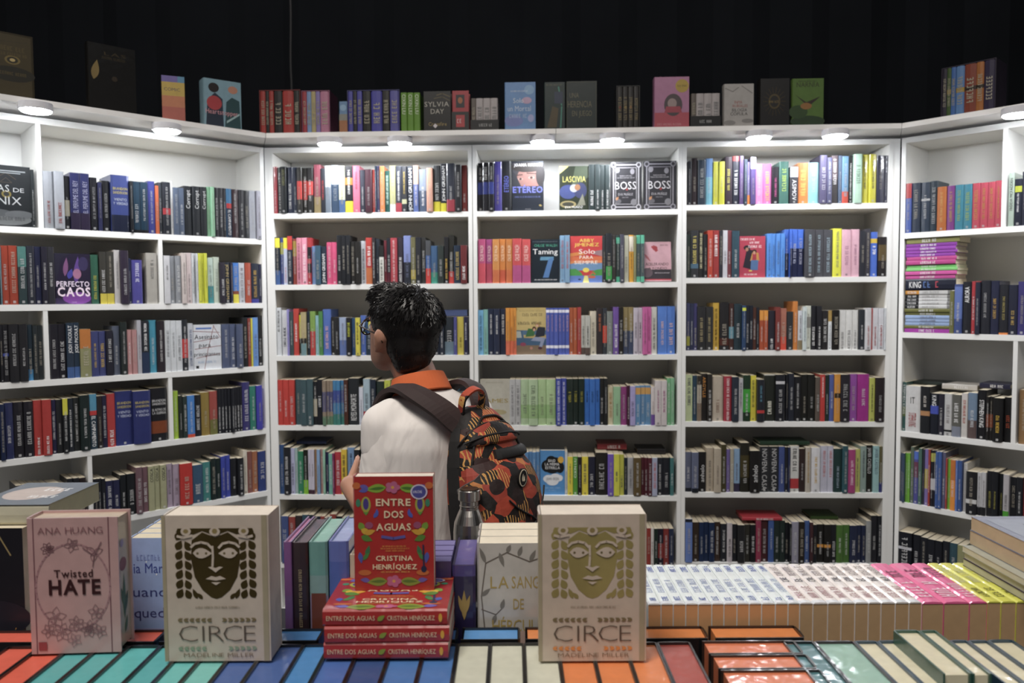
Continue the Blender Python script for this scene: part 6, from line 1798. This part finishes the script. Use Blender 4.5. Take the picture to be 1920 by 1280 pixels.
for s in (-1, 1):
    ribbon('shoulder_strap', [(s*.035+.02, -.150, 1.262), (s*.060+.008, -.128, 1.300), (s*.088, -.082, 1.333), (s*.094, -.03, 1.343), (s*.092, .03, 1.325), (s*.086, .085, 1.268), (s*.082, .114, 1.18), (s*.082, .118, 1.10)], .027, .011, M_STRAP, lambda t, s=s: (1, .15*s, -.25*s*(1-t)))
    ribbon('strap_webbing', [(s*.082, .120, 1.11), (s*.115, .112, 1.02), (s*.160, .02, .97), (s*.15, -.09, .95), (s*.10+.03, -.15, .935)], .012, .004, M_BKNYL, lambda t: (.2, .2, 1))
ribbon('top_handle', [(-.005, -.150, 1.285), (-.006, -.160, 1.322), (.022, -.166, 1.343), (.050, -.158, 1.330), (.055, -.148, 1.285)], .011, .005, M_PAT, lambda t: (0, 1, .3))
# side pocket and bottle (left side of the pack)
BP = Vector((-.132, -.070, -.43))
sp_ = MB(); n = 20
for (r0, z0), (r1, z1) in zip([(.0385, .0), (.041, .02), (.0425, .10), (.0415, .13)], [(.041, .02), (.0425, .10), (.0415, .13), (.0395, .13)]):
    for i in range(n):
        a, e = 2*math.pi*i/n, 2*math.pi*(i+1)/n; sp_.face([BP+Vector((r0*math.cos(a), r0*math.sin(a), z0)), BP+Vector((r0*math.cos(e), r0*math.sin(e), z0)), BP+Vector((r1*math.cos(e), r1*math.sin(e), z1)), BP+Vector((r1*math.cos(a), r1*math.sin(a), z1))], (1, 1, 1))
sp_.face([BP+Vector((.0385*math.cos(-2*math.pi*i/n), .0385*math.sin(-2*math.pi*i/n), 0)) for i in range(n)], (1, 1, 1))
link('side_pocket', sp_.mesh('side_pocket', [M_BKNYL], True), pack)
bw = (BM @ PM) @ BP
bt = thing('water_bottle', 'brushed steel water bottle with wire handle in the backpack side pocket', 'bottle', Matrix.Translation((bw.x, bw.y, bw.z+.004)))
link('bottle_body', lathe([(0, 0), (.033, 0), (.036, .004), (.036, .155), (.034, .175), (.027, .193), (.0215, .205), (.0205, .212), (.0205, .224)], 36).mesh('bottle_body', [M_STEEL], True), bt)
cp_ = link('cap', lathe([(.0205, .2245), (.023, .2245), (.0245, .226), (.0245, .247), (.0235, .249), (0, .2495)], 36).mesh('cap', [M_STEEL], True), bt); ct = link('cap_disc', lathe([(.0205, .2496), (.0205, .2506), (0, .2508)], 30).mesh('cap_disc', [plain('bamboo_disc', hx('4a3626'), .5)], True), cp_)
link('neck_ring', lathe([(.0208, .211), (.0222, .212), (.0222, .214), (.0208, .215)], 30).mesh('neck_ring', [M_STEEL], True), bt)
link('wire_handle', tube([(-.0245, 0, .238), (-.026, 0, .246), (-.012, 0, .256), (.012, .004, .268), (.024, .006, .280)], .0016).mesh('wire_handle', [M_STEEL], True), bt)
